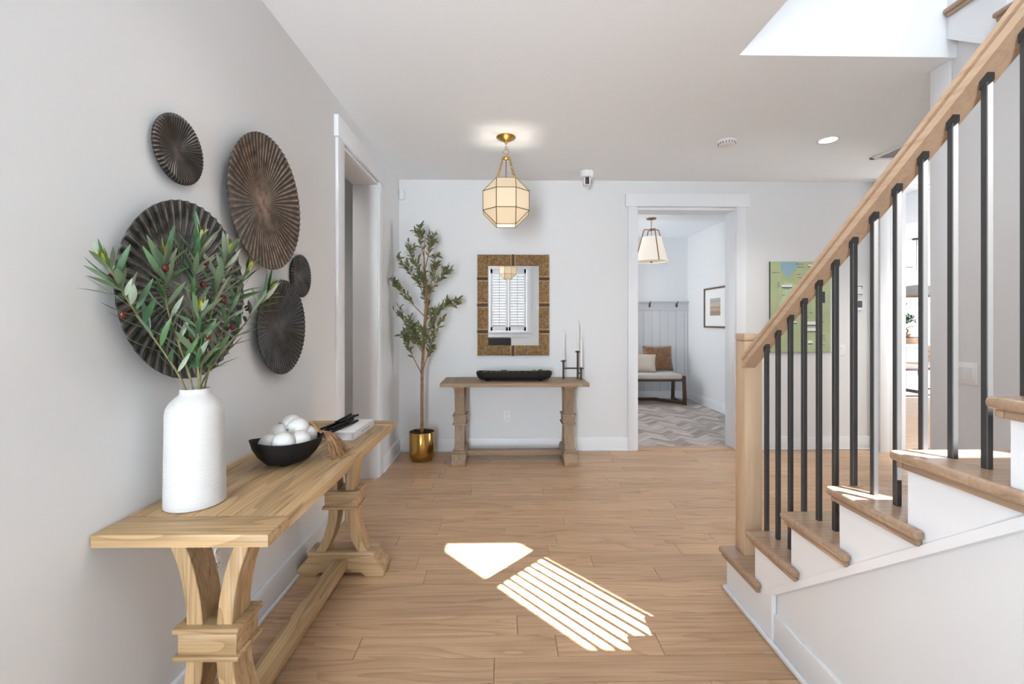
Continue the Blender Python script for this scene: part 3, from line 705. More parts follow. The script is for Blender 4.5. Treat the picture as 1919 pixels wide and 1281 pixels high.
def branch(label, mid, tip, base, n, seed, berries):
    n = int(n*1.5)
    rnd = random.Random(seed)
    t = thing('olive_branch', label, 'branch', base, group='olive branches in the white vase')
    B = Vector(base); pts = arc([Vector((0, 0, -.22)), Vector((0, 0, 0)), Vector(mid)-B, Vector(tip)-B], 7)
    # the part inside the vase hangs straight down the neck
    pts = [Vector((p.x*.6, p.y*.6, p.z)) if p.z < 0 else p for p in pts]
    MB().tube(pts, [.0036-.0022*i/len(pts) for i in range(len(pts))], 6).build('stem', M['stem'], t)
    up = [p for p in pts if p.z > .03]
    def at(f):
        x = f*(len(up)-1); i = min(int(x), len(up)-2); return up[i].lerp(up[i+1], x-i), (up[i+1]-up[i]).normalized()
    for i in range(n):
        f = .04+.94*((i+.5)/n)**.92; p, d = at(f)
        roll = i*2.4+rnd.uniform(-.5, .5)
        side = d.orthogonal().normalized(); side = Matrix.Rotation(roll, 3, d) @ side
        sp = rnd.uniform(.42, .85) if f < .9 else rnd.uniform(.15, .5)
        ld = d*math.cos(sp)+side*math.sin(sp)
        kind = rnd.choices('dms', (.40, .36, .24))[0]
        me = rnd.choice(LV[kind]); s = rnd.uniform(.75, 1.1)*(1.0 if f < .85 else .85)
        tipw = B+p+ld*.11*s; lim = lw(tipw.y)+.03
        lim2 = lim+(.045 if (tipw.y-1.512)**2+(tipw.z-1.413)**2 < .33**2 else 0)
        if tipw.x < lim2: ld = (ld+Vector(((lim2-tipw.x)/.11/s, 0, 0))).normalized()
        up_ = Vector((rnd.uniform(-.5, .5), rnd.uniform(-.5, .5), 1)) if rnd.random() < .75 else -Vector((.3, .3, .8))
        o = link('leaf', me, t); m = orient(ld, up_).to_4x4(); m.translation = p+side*.002
        o.matrix_local = m @ Matrix.Scale(s, 4)
    for i in range(4):
        p, d = at(.985-.02*(i % 2)); side = Matrix.Rotation(i*1.6, 3, d) @ d.orthogonal().normalized()
        o = link('leaf', LV['y'][i % 2], t); m = orient(d+side*.35, side).to_4x4(); m.translation = p; o.matrix_local = m
    for f in berries:
        p, d = at(f); side = Matrix.Rotation(rnd.random()*6.28, 3, d) @ d.orthogonal().normalized()
        c = p+side*.026+d*.01
        MB().tube([p, p+side*.014+d*.004, c], .0012, 5).ball(c, .0085, (1, 1, 1.25), 12, 8).build('berry', M['berry'], t)
mz = TZ+.345
bl = [('olive branch leaning far out toward the front, lowest left tips', (-.975, 1.20, 1.34), (-.965, 1.105, 1.455), (VX-.012, VY-.022, mz), 22, 1, (.45, .72)),
      ('olive branch second from the front, over the large black disc', (-.965, 1.30, 1.36), (-.945, 1.275, 1.50), (VX+.004, VY-.016, mz), 22, 2, (.8,)),
      ('upright olive branch in the middle of the vase, tallest tip', (-.945, 1.385, 1.38), (-.925, 1.385, 1.565), (VX+.012, VY-.002, mz), 26, 3, (.55, .75)),
      ('olive branch just right of the tallest, crossing the disc edge', (-.935, 1.46, 1.36), (-.905, 1.495, 1.545), (VX+.004, VY+.01, mz), 26, 4, (.5, .8)),
      ('olive branch right of centre with silvery leaf backs', (-.93, 1.53, 1.33), (-.90, 1.60, 1.50), (VX+.016, VY+.016, mz), 24, 6, (.35,)),
      ('olive branch reaching farthest toward the lowest disc', (-.915, 1.60, 1.30), (-.885, 1.73, 1.44), (VX-.004, VY+.024, mz), 22, 7, (.6, .85)),
      ('short olive branch hanging low over the vase rim', (-.925, 1.37, 1.22), (-.90, 1.345, 1.345), (VX+.02, VY-.012, mz), 16, 8, (.5, .6))]
for l_, mid, tip, base, n_, sd_, be in bl: branch(l_, mid, tip, base, n_, sd_, be)

# ================================================================== BOWL, BEADS, BOOK, STICKS
def bowl(name, label, cat, loc, rx, ry, hgt, mat, rz, tilt=.0):
    mb = MB(); prof = [(0, .012), (.45, .012), (.60, .03), (.80, .33), (.93, .66), (1.0, 1.0), (.975, 1.02), (.93, .97), (.85, .66), (.68, .34), (.45, .16), (0, .14)]
    seg = 48; bm = mb.bm; rows = []
    for r, z in prof:
        if r == 0: rows.append([bm.verts.new((0, 0, z*hgt))]); continue
        row = []
        for i in range(seg):
            a = 2*PI*i/seg
            lift = (1+.09*math.cos(2*a)+.04*math.sin(3*a)) if z > .3 else 1
            row.append(bm.verts.new((r*rx*math.cos(a), r*ry*math.sin(a), z*hgt*lift)))
        rows.append(row)
    for a, b in zip(rows, rows[1:]):
        for i in range(seg):
            j = (i+1) % seg
            if len(a) == 1: bm.faces.new((a[0], b[i], b[j]))
            elif len(b) == 1: bm.faces.new((a[i], a[j], b[0]))
            else: bm.faces.new((a[i], a[j], b[j], b[i]))
    o = mb.build(name, mat, loc=loc, rot=(0, 0, rz), ang=60)
    return tag(o, label, cat)
BX, BY = -.852, 1.785
bo = bowl('bowl', 'rough black wooden bowl full of white beads on the console', 'bowl', (BX, BY, TZ+.012), .140, .118, .090, M['blackw'], R(62))
MB().box(-.045, .045, -.036, .036, -.0115, .008, bev=.006).build('foot', M['blackw'], bo)
bg_ = thing('bead_garland', 'garland of big white wooden beads with raffia tassel in black bowl', 'garland', (BX, BY, TZ))
rb = .0455
beads = [(-.047, -.046, .083, .93), (.016, -.066, .094, .95), (.052, -.014, .090, .92), (-.004, .004, .074, .9), (-.05, .032, .104, .93), (.022, .038, .125, .97), (-.022, .078, .132, .93), (.050, .058, .094, .88)]
random.seed(3)
for (x, y, z, s) in beads:
    rot = Euler((random.uniform(-.4, .4), R(90)+random.uniform(-.5, .5), random.uniform(-.3, .9))).to_matrix().to_4x4()
    prof = [(.10, -.985), (.2, -.975)]+[(math.cos(a), math.sin(a)) for a in [R(q) for q in range(-72, 73, 12)]]+[(.2, .975), (.10, .985), (.08, .9), (.08, -.9)]
    mb = MB().lathe([(r*rb*s, q*rb*s*.97) for r, q in prof], (0, 0, 0), 28, mat=rot)
    b = mb.build('bead', M['bead'], bg_, loc=(x, y, z))
    ax = rot.to_3x3() @ Vector((0, 0, 1))
    MB().tube([ax*(-1.05*rb), ax*(1.08*rb)], .0042, 6).build('cord', M['ink'], b)
rnd = random.Random(9); mb = MB()
knot = Vector((.085, .075, .112))
for i in range(90):
    a = rnd.uniform(-.9, .9); ln = rnd.uniform(.6, 1)
    end = Vector((.105+.075*ln+rnd.uniform(-.02, .02), .115+.09*math.sin(a)*ln, .003+rnd.random()*.006))
    midp = knot.lerp(end, .55)+Vector((.012, 0, .018+rnd.uniform(-.012, .012)))
    end2 = end+Vector((rnd.uniform(-.02, .04), rnd.uniform(-.035, .035), 0)); end2.z = .002+rnd.random()*.004
    mb.tube(arc([knot, midp, end, end2], 4), .0011, 4)
mb.tube(arc([Vector((.01, .085, .13)), Vector((.055, .085, .136)), knot], 4), .006, 8)
mb.ball(knot, .011)
mb.build('tassel', M['raffia'], bg_)
bk = thing('book', 'thick white hardcover book lying flat on the console', 'book', (-.782, 2.262, TZ), R(-2.5))
MB().box(-.088, .080, -.138, .138, .0035, .0345).build('pages', M['pages'], bk)
MB().box(-.09, .086, -.142, .142, 0, .0035, bev=.001).box(-.09, .086, -.142, .142, .0345, .038, bev=.001).box(.0825, .086, -.142, .142, 0, .038, bev=.001).build('cover', M['bookw'], bk)
mb = MB(); rnd = random.Random(4); y = -.045
for wl in (3, 2, 3, 4):
    for c in range(wl):
        hgt = rnd.choice((.006, .008, .0065)); mb.box(.0858, .0864, y, y+.0022, .0155, .0155+hgt); mb.box(.0858, .0864, y, y+.0055, .0155+hgt*.4, .0155+hgt*.4+.0014); y += .0075
    y += .008
mb.build('spine_lettering', M['ink'], bk)
MB().box(.018, .022, -.09, .05, .038, .0383).box(-.02, .02, -.092, -.088, .038, .0383).build('cover_lettering', M['ink'], bk)
sk = thing('stick_bundle', 'bundle of black wooden sticks lying on the white book', 'ornament', (-.800, 2.235, TZ+.0386), R(-7))
rnd = random.Random(2)
for i, (x, z, a, ln, yo) in enumerate([(-.035, .006, 2, .20, -.01), (-.016, .006, -4, .22, -.02), (.004, .006, 5, .19, .0), (.022, .006, -2, .21, -.02), (-.022, .0175, -7, .22, .0), (.0, .018, 6, .24, .02), (.014, .0175, -3, .18, -.03), (-.012, .029, 4, .15, .05), (.004, .029, -6, .14, .05)]):
    rot = Matrix.Rotation(R(a), 3, 'Z')
    pts = [rot @ Vector((rnd.uniform(-.002, .002), yo+1.25*ln*(f-.5), 0)) for f in (0, .3, .6, 1)]
    MB().tube(arc(pts, 3), .0062, 8).build('stick', M['blackw'], sk, loc=(x, 0, z))

# ================================================================== POTTED OLIVE TREE
tr = thing('potted_olive_tree', 'slim olive tree in round gold pot in the back corner', 'potted tree', (-.778, 4.275, 0))
MB().lathe([(0, 0), (.075, 0), (.098, .006), (.111, .026), (.1165, .06), (.1175, .265), (.1155, .268), (.113, .264), (.112, .24), (0, .24)], (0, 0, 0), 48).build('pot', M['gold'], tr)
mb = MB().lathe([(0, .252), (.06, .258), (.1, .25), (.1125, .235)], (0, 0, 0), 32)
rnd = random.Random(8)
for i in range(110):
    a = rnd.random()*6.28; r = .105*math.sqrt(rnd.random()); c = Vector((r*math.cos(a), r*math.sin(a), .256+rnd.random()*.012)); q = Vector((rnd.uniform(-1, 1), rnd.uniform(-1, 1), rnd.uniform(-.2, .4))).normalized()*.012
    mb.tube([c-q, c+q], .0032, 4)
mb.build('soil', M['soil'], tr, kind='stuff')
TX = lambda px, py, dy=0: Vector(((px-785)*.00508, dy, 2.122-(py-437)*.00496))   # sketch grid of the tree, metres
trunk = arc([Vector((0, 0, .22)), Vector((.0, 0, .5)), Vector((.004, .0, .82)), Vector((.02, -.01, 1.1)), Vector((.038, -.01, 1.4)), Vector((.045, 0, 1.62)), Vector((.025, .0, 1.84)), Vector((.02, 0, 1.98)), Vector((.03, .0, 2.09))], 4)
nn = len(trunk)
MB().tube(trunk, [.0155 if i < 12 else max(.003, .019-.017*(i-8)/(nn-8)) for i in range(nn)], 9).build('trunk', M['bark'], tr)
brs = [((.004, 0, .80), (-.09, -.03, 1.0), (-.16, -.05, 1.16)), ((.004, 0, .82), (.06, .02, 1.02), (.17, -.06, 1.26)), ((.02, -.01, 1.05), (-.10, .05, 1.22), (-.26, -.12, 1.42)),
       ((.02, 0, 1.1), (.10, -.05, 1.28), (.16, -.1, 1.40)), ((.03, 0, 1.3), (.14, .06, 1.44), (.33, -.02, 1.47)), ((.035, 0, 1.35), (-.11, -.07, 1.5), (-.27, -.14, 1.66)),
       ((.04, 0, 1.42), (.10, -.06, 1.6), (.23, -.1, 1.76)), ((.045, 0, 1.5), (-.06, .04, 1.7), (-.22, -.09, 1.86)), ((.045, 0, 1.55), (.1, .05, 1.75), (.11, .02, 1.95)),
       ((.04, 0, 1.65), (-.04, -.06, 1.82), (-.13, -.06, 1.98)), ((.03, 0, 1.8), (.07, -.03, 1.95), (.11, -.03, 2.07)), ((.025, 0, 1.9), (0, -.02, 2.02), (-.01, -.03, 2.13)),
       ((.01, 0, .9), (.02, -.08, 1.08), (.06, -.13, 1.22)), ((.02, 0, 1.0), (-.05, -.06, 1.12), (-.10, -.1, 1.26)), ((.03, 0, 1.25), (.04, .09, 1.42), (.0, .12, 1.58)), ((.04, 0, 1.45), (.05, -.09, 1.62), (.03, -.15, 1.72))]
OL = [leaf_mesh('leaf', L, Wd, M[m], b) for L, Wd, m, b in ((.066, .024, 'oleaf', .08), (.058, .023, 'oleaf', .15), (.06, .021, 'oleafs', .05), (.054, .021, 'oleafs', .1))]
rnd = random.Random(21); spots = []
brs = [tuple((x*.93 if x < -.1 else x, y, z) for x, y, z in b) for b in brs]
for bi, b in enumerate(brs):
    P = arc([Vector(q) for q in b], 6)
    MB().tube(P, [.0065-.005*i/len(P) for i in range(len(P))], 6).build('branch', M['bark'], tr)
    twigs = [(P, .35)]
    for k in range(5):
        i0 = rnd.randint(5, len(P)-2); d = (P[-1]-P[0]).normalized()
        q = P[i0]; e = q+(d+Vector((rnd.uniform(-.9, .9), rnd.uniform(-.9, .6), rnd.uniform(.0, .8)))).normalized()*rnd.uniform(.07, .13)
        TW = arc([q, q.lerp(e, .5)+Vector((0, 0, .012)), e], 4); twigs.append((TW, .1))
        MB().tube(TW, .0017, 5).build('twig', M['bark'], tr)
    for TW, f0 in twigs:
        nl = 14 if f0 > .2 else 9
        for i in range(nl):
            f = f0+(1-f0)*(i+.5)/nl; x = f*(len(TW)-1); j = min(int(x), len(TW)-2)
            p = TW[j].lerp(TW[j+1], x-j); d = (TW[j+1]-TW[j]).normalized()
            side = Matrix.Rotation(i*2.4+rnd.uniform(-.6, .6), 3, d) @ d.orthogonal().normalized()
            sp = rnd.uniform(.4, 1.0); ld = d*math.cos(sp)+side*math.sin(sp)
            p_w = p+Vector((-.778, 4.275, 0))+ld*.08
            if p_w.x < -1.03: ld.x = abs(ld.x)
            if p_w.y > 4.49: ld.y = -abs(ld.y)
            spots.append((p, ld, Vector((rnd.uniform(-.6, .6), rnd.uniform(-1, .2), rnd.uniform(.2, 1))), rnd.randrange(4), rnd.uniform(.75, 1.15)))
rnd.shuffle(spots)
for p, ld, up_, k, s in spots[:300]:
    o = link('leaf', OL[k], tr); m = orient(ld, up_).to_4x4(); m.translation = p; o.matrix_local = m @ Matrix.Scale(s, 4)
bm = bmesh.new()
for p, ld, up_, k, s in spots[300:]:
    m = orient(ld, up_).to_4x4(); m.translation = p; m = m @ Matrix.Scale(s, 4)
    nv = len(bm.verts); bm.from_mesh(OL[k]); bm.verts.ensure_lookup_table()
    bmesh.ops.transform(bm, matrix=m, verts=bm.verts[nv:])
me = bpy.data.meshes.new('foliage'); bm.to_mesh(me); bm.free(); me.materials.append(M['oleaf'])
link('foliage', me, tr, kind='stuff')
for k in range(14):
    p, ld = spots[k*11][0], spots[k*11][1]
    MB().ball(p+ld*.02, .007, (1, 1, 1.3), 8, 6).build('olive', M['oleaf'], tr)

# ================================================================== MIRROR
MX0, MX1, MZ0, MZ1 = -.264, .455, .968, 1.979
IX0, IX1, IZ0, IZ1 = -.16, .357, 1.066, 1.870
mi = thing('mirror', 'rectangular mirror in wide woven seagrass frame on the back wall', 'mirror', ((MX0+MX1)/2, YB, MZ0))
cx = (MX0+MX1)/2
ym = -.05
def wrapbar(x0, x1, z0, z1, vert):
    """bar wound with cord: a row of rounded coils across it"""
    mb = MB(); a0, a1 = (z0, z1) if vert else (x0, x1); b0, b1 = (x0, x1) if vert else (z0, z1)
    mb2 = mb
    n = int((a1-a0)/.0125); s = (a1-a0)/n
    for i in range(n):
        a = a0+s*i; w_ = s*.5
        pts = [(b0, -.012), (b0-.0, ym+.006), (b0+.008, ym-.001), (b1-.008, ym-.001), (b1, ym+.006), (b1, -.012)]
        vs = []
        for k, (off, dep) in enumerate(((0, .003), (s*.25, .0), (s*.5, -.001), (s*.75, .0), (s, .003))):
            for bb, yy in pts:
                yv = yy+dep if yy < -.02 else yy
                vs.append(Vector((bb-cx, yv, a+off-MZ0)) if vert else Vector((a+off-cx, yv, bb-MZ0)))
        fs = []
        for k in range(4):
            for j in range(5): q = k*6+j; fs.append((q, q+1, q+7, q+6))
        mb._add(vs, fs)
    return mb
core = MB()
for a in ((MX0+.004, IX0+.004, MZ0+.004, MZ1-.004), (IX1-.004, MX1-.004, MZ0+.004, MZ1-.004), (MX0+.004, MX1-.004, MZ0+.004, IZ0+.004), (MX0+.004, MX1-.004, IZ1-.004, MZ1-.004)):
    core.box(a[0]-cx, a[1]-cx, -.044, -.002, a[2]-MZ0, a[3]-MZ0)
fr = core.build('frame', M['grass'], mi)
for a, vert in (((MX0, IX0, MZ0, MZ1), True), ((IX1, MX1, MZ0, MZ1), True), ((IX0, IX1, MZ0, IZ0), False), ((IX0, IX1, IZ1, MZ1), False)):
    wrapbar(*a, vert).build('woven_cord', M['grass'], fr, ang=80, kind='stuff')
def band(x0, x1, z0, z1, mat, nm):
    MB().box(x0-cx, x1-cx, ym-.005, -.008, z0-MZ0, z1-MZ0, bev=.003).build(nm, mat, fr)
for (a, b) in ((MX0-.003, IX0+.002), (IX1-.002, MX1+.003)):
    for zc in (1.738, 1.475, 1.208):
        band(a, b, zc-.013, zc+.012, M['grassd'], 'dark_band')
        for q in (-.03, .016): band(a, b, zc+q+.003, zc+q+.010, M['grassl'], 'pale_cord')
for (a, b) in ((MZ0-.003, IZ0+.002), (IZ1-.002, MZ1+.003)):
    band(.083, .104, a, b, M['grassd'], 'dark_band')
    for q in (.067, .110): band(q, q+.008, a, b, M['grassl'], 'pale_cord')
MB().box(IX0-.002-cx, IX1+.002-cx, -.040, -.03, IZ0-.002-MZ0, IZ1+.002-MZ0).build('mirror_glass', M['mirror'], mi)

# ================================================================== ON THE FAR CONSOLE
ty = thing('trough_bowl', 'long black wooden dough bowl with moss on the far console', 'tray', (.099, 4.24, TZ))
mb = MB(); bm = mb.bm; seg = 48; rows = []
for r, z in ((0, .012), (.75, .012), (.90, .018), (.965, .04), (1, .078), (.985, .086), (.95, .082), (.9, .05), (.7, .035), (0, .035)):
    if r == 0: rows.append([bm.verts.new((0, 0, z))]); continue
    row = []
    for i in range(seg):
        a = 2*PI*i/seg; c, s = math.cos(a), math.sin(a)
        row.append(bm.verts.new((math.copysign(abs(c)**.42, c)*(.36*(r if r > .5 else r)), math.copysign(abs(s)**.6, s)*.08*r, z+.003*math.sin(3*a))))
    rows.append(row)
for a, b in zip(rows, rows[1:]):
    for i in range(seg):
        j = (i+1) % seg
        if len(a) == 1: bm.faces.new((a[0], b[i], b[j]))
        elif len(b) == 1: bm.faces.new((a[i], a[j], b[0]))
        else: bm.faces.new((a[i], a[j], b[j], b[i]))
bw = mb.build('bowl', M['blackw'], ty, ang=60)
for sx in (-.25, .25): MB().box(sx-.02, sx+.02, -.03, .03, 0, .016, bev=.004).build('foot', M['blackw'], bw)
rnd = random.Random(12); mb = MB()
for i in range(60):
    x = rnd.uniform(-.3, .31); c = Vector((x, rnd.uniform(-.05, .05), .062+(.026 if (-.13 < x < -.08 or .15 < x < .31) else .012)*rnd.random()))
    mb.ball(c, rnd.uniform(.014, .022), (1.2, 1, .8), 8, 6)
mb.build('moss', M['moss'], ty, kind='stuff')
ch = thing('candle_holder', 'dark iron candle holder of three joined stems on far console', 'candle holder', (.66, 4.33, TZ))
posts = [(-.082, 0, .170), (.057, .0, .260), (.080, -.055, .105)]
for i, (x, y, hh) in enumerate(posts):
    p = MB().tube([(x, y, .001), (x, y, hh)], .010, 8).build('stem', M['iron'], ch)
    mb = MB().lathe([(.0085, hh-.008), (.014, hh-.003), (.016, hh+.004), (.0125, hh+.016), (.010, hh+.016), (.009, hh+.004), (0, hh+.003)], (x, y, 0), 14)
    for k in range(4):
        a = k*PI/2+.3; mb.tube([(x+.012*math.cos(a), y+.012*math.sin(a), hh), (x+.027*math.cos(a), y+.027*math.sin(a), hh+.004), (x+.030*math.cos(a), y+.030*math.sin(a), hh+.010)], .0035, 6)
    mb.build('cup', M['iron'], p)
MB().tube([(-.082, 0, .105), (.057, 0, .105)], .0075, 8).tube([(.057, 0, .06), (.080, -.055, .06)], .0065, 8).build('crossbar', M['iron'], ch)
for (x, y, hh), lb in zip(posts, ('white taper candle in the left cup of the iron holder', 'white taper candle in the tallest cup of the iron holder', 'white taper candle in the lowest front cup of iron holder')):
    c = MB().lathe([(0, 0), (.0098, 0), (.0098, .02), (.0052, .272), (.003, .28), (0, .282)], (0, 0, 0), 14).build('candle', M['wax'], loc=(.66+x, 4.33+y, TZ+hh+.0035))
    tag(c, lb, 'candle', 'taper candles in the iron holder')
    MB().tube([(0, 0, .28), (.001, 0, .292)], .0009, 5).build('wick', M['slot'], c)

# ================================================================== LANTERN PENDANTS
A = .1455
def rco(a):
    h_ = a/2; g = h_*(1+math.sqrt(2)); V = []
    import itertools
    for perm in ((h_, h_, g), (h_, g, h_), (g, h_, h_)):
        for s in itertools.product((1, -1), repeat=3): V.append(Vector([p*q for p, q in zip(perm, s)]))
    return V
def lantern(label, loc, drop):
    """loc at the ceiling; drop = distance from ceiling to the centre of the body"""
    t = thing('lantern_pendant', label, 'pendant light', loc, group='faceted brass lanterns')
    V = rco(A); E = [(i, j) for i in range(24) for j in range(i+1, 24) if abs((V[i]-V[j]).length-A) < 1e-4]
    C = Vector((0, 0, -drop)); mb = MB()
    for i, j in E: mb.tube([C+V[i], C+V[j]], .0030, 6)
    body = mb.build('frame', M['brassd'], t)
    # faces: each coplanar group of the convex hull
    b2 = bmesh.new()
    for v_ in V: b2.verts.new(v_)
    bmesh.ops.convex_hull(b2, input=list(b2.verts)); bmesh.ops.dissolve_limit(b2, angle_limit=R(2), verts=list(b2.verts), edges=list(b2.edges))
    for f in b2.faces:
        n_ = f.calc_center_median().normalized()
        if n_.z > .9 or n_.z < -.9: continue
        c_ = f.calc_center_median(); pv = [c_+(v_.co-c_)*.985 for v_ in f.verts]
        m_ = MB(); k = len(pv)
        m_._add([C+p for p in pv]+[C+p-n_*.003 for p in pv], [tuple(range(k)), tuple(range(2*k-1, k-1, -1))]+[(i, (i+1) % k, (i+1) % k+k, i+k) for i in range(k)])
        m_.build('glass_panel', M['opal'], body)
    b2.free()
    top = -drop+A/2*(1+math.sqrt(2))
    MB().lathe([(0, 0), (.075, 0), (.0755, -.004), (.066, -.013), (.045, -.024), (.022, -.034), (.012, -.040), (.009, -.052), (0, -.054)], (0, 0, -.0005), 36).build('canopy', M['brass'], t)
    ringz = -.115 if drop > .45 else -.05
    hubz = ringz-.045
    def ring(c, r, rr, ax): return [Vector(c)+(Vector((math.cos(a), 0, math.sin(a))) if ax == 'y' else Vector((0, math.cos(a), math.sin(a))))*r for a in [2*PI*i/16 for i in range(16)]]
    mb = MB(); mb.tube(ring((0, 0, ringz), .020, 0, 'y'), .0028, 6, closed=True)
    z = -.054; k = 0
    while z > ringz+.026:
        mb.tube([Vector((0, 0, z-.012))+Vector(((math.cos(a)*.006, 0, math.sin(a)*.013) if k % 2 else (0, math.cos(a)*.006, math.sin(a)*.013))) for a in [2*PI*i/12 for i in range(12)]], .0021, 5, closed=True); z -= .020; k += 1
    mb.build('hanging_chain', M['brass'], t)
    mb = MB().lathe([(0, .02), (.008, .018), (.012, .008), (.010, 0), (.02, -.004), (.024, -.010), (.012, -.018), (0, -.02)], (0, 0, hubz), 18)
    for sx in (-1, 1):
        for sy in (-1, 1): mb.tube(arc([(0, 0, hubz-.004), (sx*.018, sy*.018, hubz+.004), (sx*.027, sy*.027, hubz-.006)], 4), .003, 6)
    mb.build('hub', M['brass'], t)
    for sx in (-1, 1):
        for sy in (-1, 1):
            p0 = Vector((sx*.027, sy*.027, hubz-.008)); p1 = Vector((sx*A/2*.95, sy*A/2*.95, top+.004)); mb = MB(); dvec = p1-p0; n_ = max(2, int(dvec.length/.021)); dd = dvec/n_
            for i in range(n_):
                c_ = p0+dd*(i+.5); d_ = dd.normalized(); o1 = d_.orthogonal().normalized(); o2 = d_.cross(o1); oo = o1 if i % 2 else o2
                mb.tube([c_+d_*math.cos(a)*dd.length*.62+oo*math.sin(a)*.0062 for a in [2*PI*q/10 for q in range(10)]], .0019, 5, closed=True)
            mb.build('chain', M['brass'], t)
    MB().tube([(0, 0, hubz-.015), (0, 0, -drop+.05)], .004, 8).lathe([(0, .05), (.017, .05), (.017, .0), (0, .0)], (0, 0, -drop), 14).build('lamp_stem', M['brass'], t)
    MB().ball((0, 0, -drop-.035), .03, (1, 1, 1.2), 14, 10).build('bulb', emit('bulb_glow', (1, .86, .66), 14) if 'bulb_glow' not in bpy.data.materials else bpy.data.materials['bulb_glow'], t)
    ld = bpy.data.lights.new('lantern_lamp', 'POINT'); ld.energy = 5; ld.color = (1, .9, .76); ld.shadow_soft_size = .03
    lo = bpy.data.objects.new('lantern_lamp', ld); COL.objects.link(lo); lo.location = (loc[0], loc[1], loc[2]-drop+.04)
    return t
lantern('faceted opal glass and brass lantern hanging over the far console', (.018, 3.48, CZ), .512)
lantern('second faceted lantern, behind the viewpoint, seen only in the mirror', (.086, -.5, CZ), .36)

# ================================================================== CEILING FITTINGS
def can_light(label, x, y, power=45, r=.062):
    t = thing('recessed_light', label, 'ceiling light', (x, y, CZ), group='recessed ceiling lights')
    MB().lathe([(r, 0.001), (r+.022, 0.001), (r+.022, -.004), (r+.016, -.006), (r, -.004)], (0, 0, 0), 36).build('trim_ring', M['plastic'], t)
    MB().lathe([(0, -.001), (r, -.001), (r, -.0025), (0, -.0025)], (0, 0, 0), 36).build('lens', M['can'], t)
    d = bpy.data.lights.new('can_lamp', 'SPOT'); d.energy = power; d.spot_size = R(130); d.spot_blend = .8; d.shadow_soft_size = .06; d.color = (1, .95, .88)
    o = bpy.data.objects.new('can_lamp', d); COL.objects.link(o); o.location = (x, y, CZ-.012)
can_light('round recessed downlight glowing in the hall ceiling near the rail', 2.557, 3.486)
can_light('round recessed downlight in the mudroom ceiling beside the cone pendant', 1.985, 6.83, 8)
can_light('added recessed downlight out of frame, right of the stairs', 4.3, 3.05, 115)  # unseen hall downlights from here on, added as fill
can_light('added recessed downlight overhead, out of frame, above the near console', -.4, 1.45, 8)
can_light('added recessed downlight overhead, out of frame, beside the stair rail', .55, 1.45, 14)
can_light('added recessed downlight behind the viewpoint, on the console side', -.4, .1, 8)
can_light('added recessed downlight behind the viewpoint, on the stair side', .55, .1, 14)
can_light('added recessed downlight of the side room beyond the left doorway', -1.72, 3.35, 16)  # unseen lamp added to brighten the wall past the left doorway
sm = thing('smoke_detector', 'round white smoke detector on the hall ceiling', 'smoke detector', (1.768, 3.522, CZ))
MB().lathe([(0, 0), (.072, 0), (.072, -.012), (.066, -.016), (.060, -.030), (.045, -.036), (0, -.037)], (0, 0, -.0002), 36).build('body', M['plastic'], sm)
mb = MB()
for i in range(18):
    a = 2*PI*i/18; m_ = Matrix.Rotation(a, 4, 'Z'); mb.box(.0605, .065, -.004, .004, -.028, -.018, mat=m_)
mb.build('vents', M['slot'], sm)
cm = thing('security_camera', 'white ceiling camera with black front above the back wall', 'security camera', (.792, 4.27, CZ))
MB().lathe([(0, 0), (.062, 0), (.062, -.04), (.057, -.056), (.03, -.062), (0, -.062)], (0, 0, -.0002), 36).build('mount', M['plastic'], cm)
b = MB().box(-.033, .033, -.03, .03, -.135, -.05, bev=.01).build('body', M['plastic'], cm)
MB().box(-.020, .020, -.034, -.0295, -.128, -.046, bev=.004).build('lens_panel', M['black'], b)
vt = thing('air_vent', 'white return air grille in the ceiling by the rail', 'air vent', (3.5, 3.62, CZ))
mb = MB()
for a in ((-.29, .29, -.26, -.225), (-.29, .29, .225, .26), (-.29, -.255, -.26, .26), (.255, .29, -.26, .26)): mb.box(*a, -.012, 0, bev=.003)
mb.build('frame', M['plastic'], vt)
for i in range(20):
    y = -.215+i*.0225
    MB().prism([(y, -.009), (y+.020, -.003), (y+.021, -.0015), (y+.001, -.0075)], 'x', -.255, .255).build('slat', M['plastic'], vt)
MB().box(-.255, .255, -.225, .225, -.0012, -.0004).build('duct', M['trim'], vt)

# ================================================================== WALL FITTINGS
def outlet(label, loc, rz, grp='power outlets'):
    t = thing('outlet', label, 'outlet', loc, rz, grp)
    MB().box(-.036, .036, -.006, 0, -.058, .058, bev=.003).build('plate', M['plastic'], t)
    for zc in (-.024, .024):
        f = MB().lathe([(0, .002), (.0165, .002), (.0165, -.001), (0, -.001)], (0, 0, 0), 20, mat=Matrix.Translation((0, -.0065, zc)) @ Matrix.Rotation(PI/2, 4, 'X')).build('socket', M['trim'], t)
        MB().box(-.008, -.005, -.0092, -.008, zc-.002, zc+.008).box(.005, .008, -.0092, -.008, zc-.002, zc+.008).box(-.0025, .0025, -.0092, -.008, zc-.011, zc-.007).build('slots', M['slot'], f)
    return t
outlet('white double outlet on the back wall under the far console', (.034, YB, .352), 0)
outlet('white double outlet low on the left wall behind the near console', (lw(1.70), 1.70, .424), PI/2-.0087)
def switch(label, loc, rz, n):
    t = thing('light_switch', label, 'light switch', loc, rz, 'white wall switches'); w_ = .035+.023*(n-1)+.002
    MB().box(-w_, w_, -.006, 0, -.058, .058, bev=.003).build('plate', M['plastic'], t)
    for k in range(n):
        xc = (k-(n-1)/2)*.046
        MB().prism([(-.0062, -.033), (-.0062, .033), (-.011, .033), (-.0065, -.033)], 'x', xc-.0165, xc+.0165, bev=.001, seg=1).build('rocker', M['trim'], t)
switch('white double rocker switch on the wall behind the balusters', (2.4545, 2.335, 1.035), -PI/2, 2)
switch('white single switch on back wall right of the map', (3.470, YB, 1.014), 0, 1)
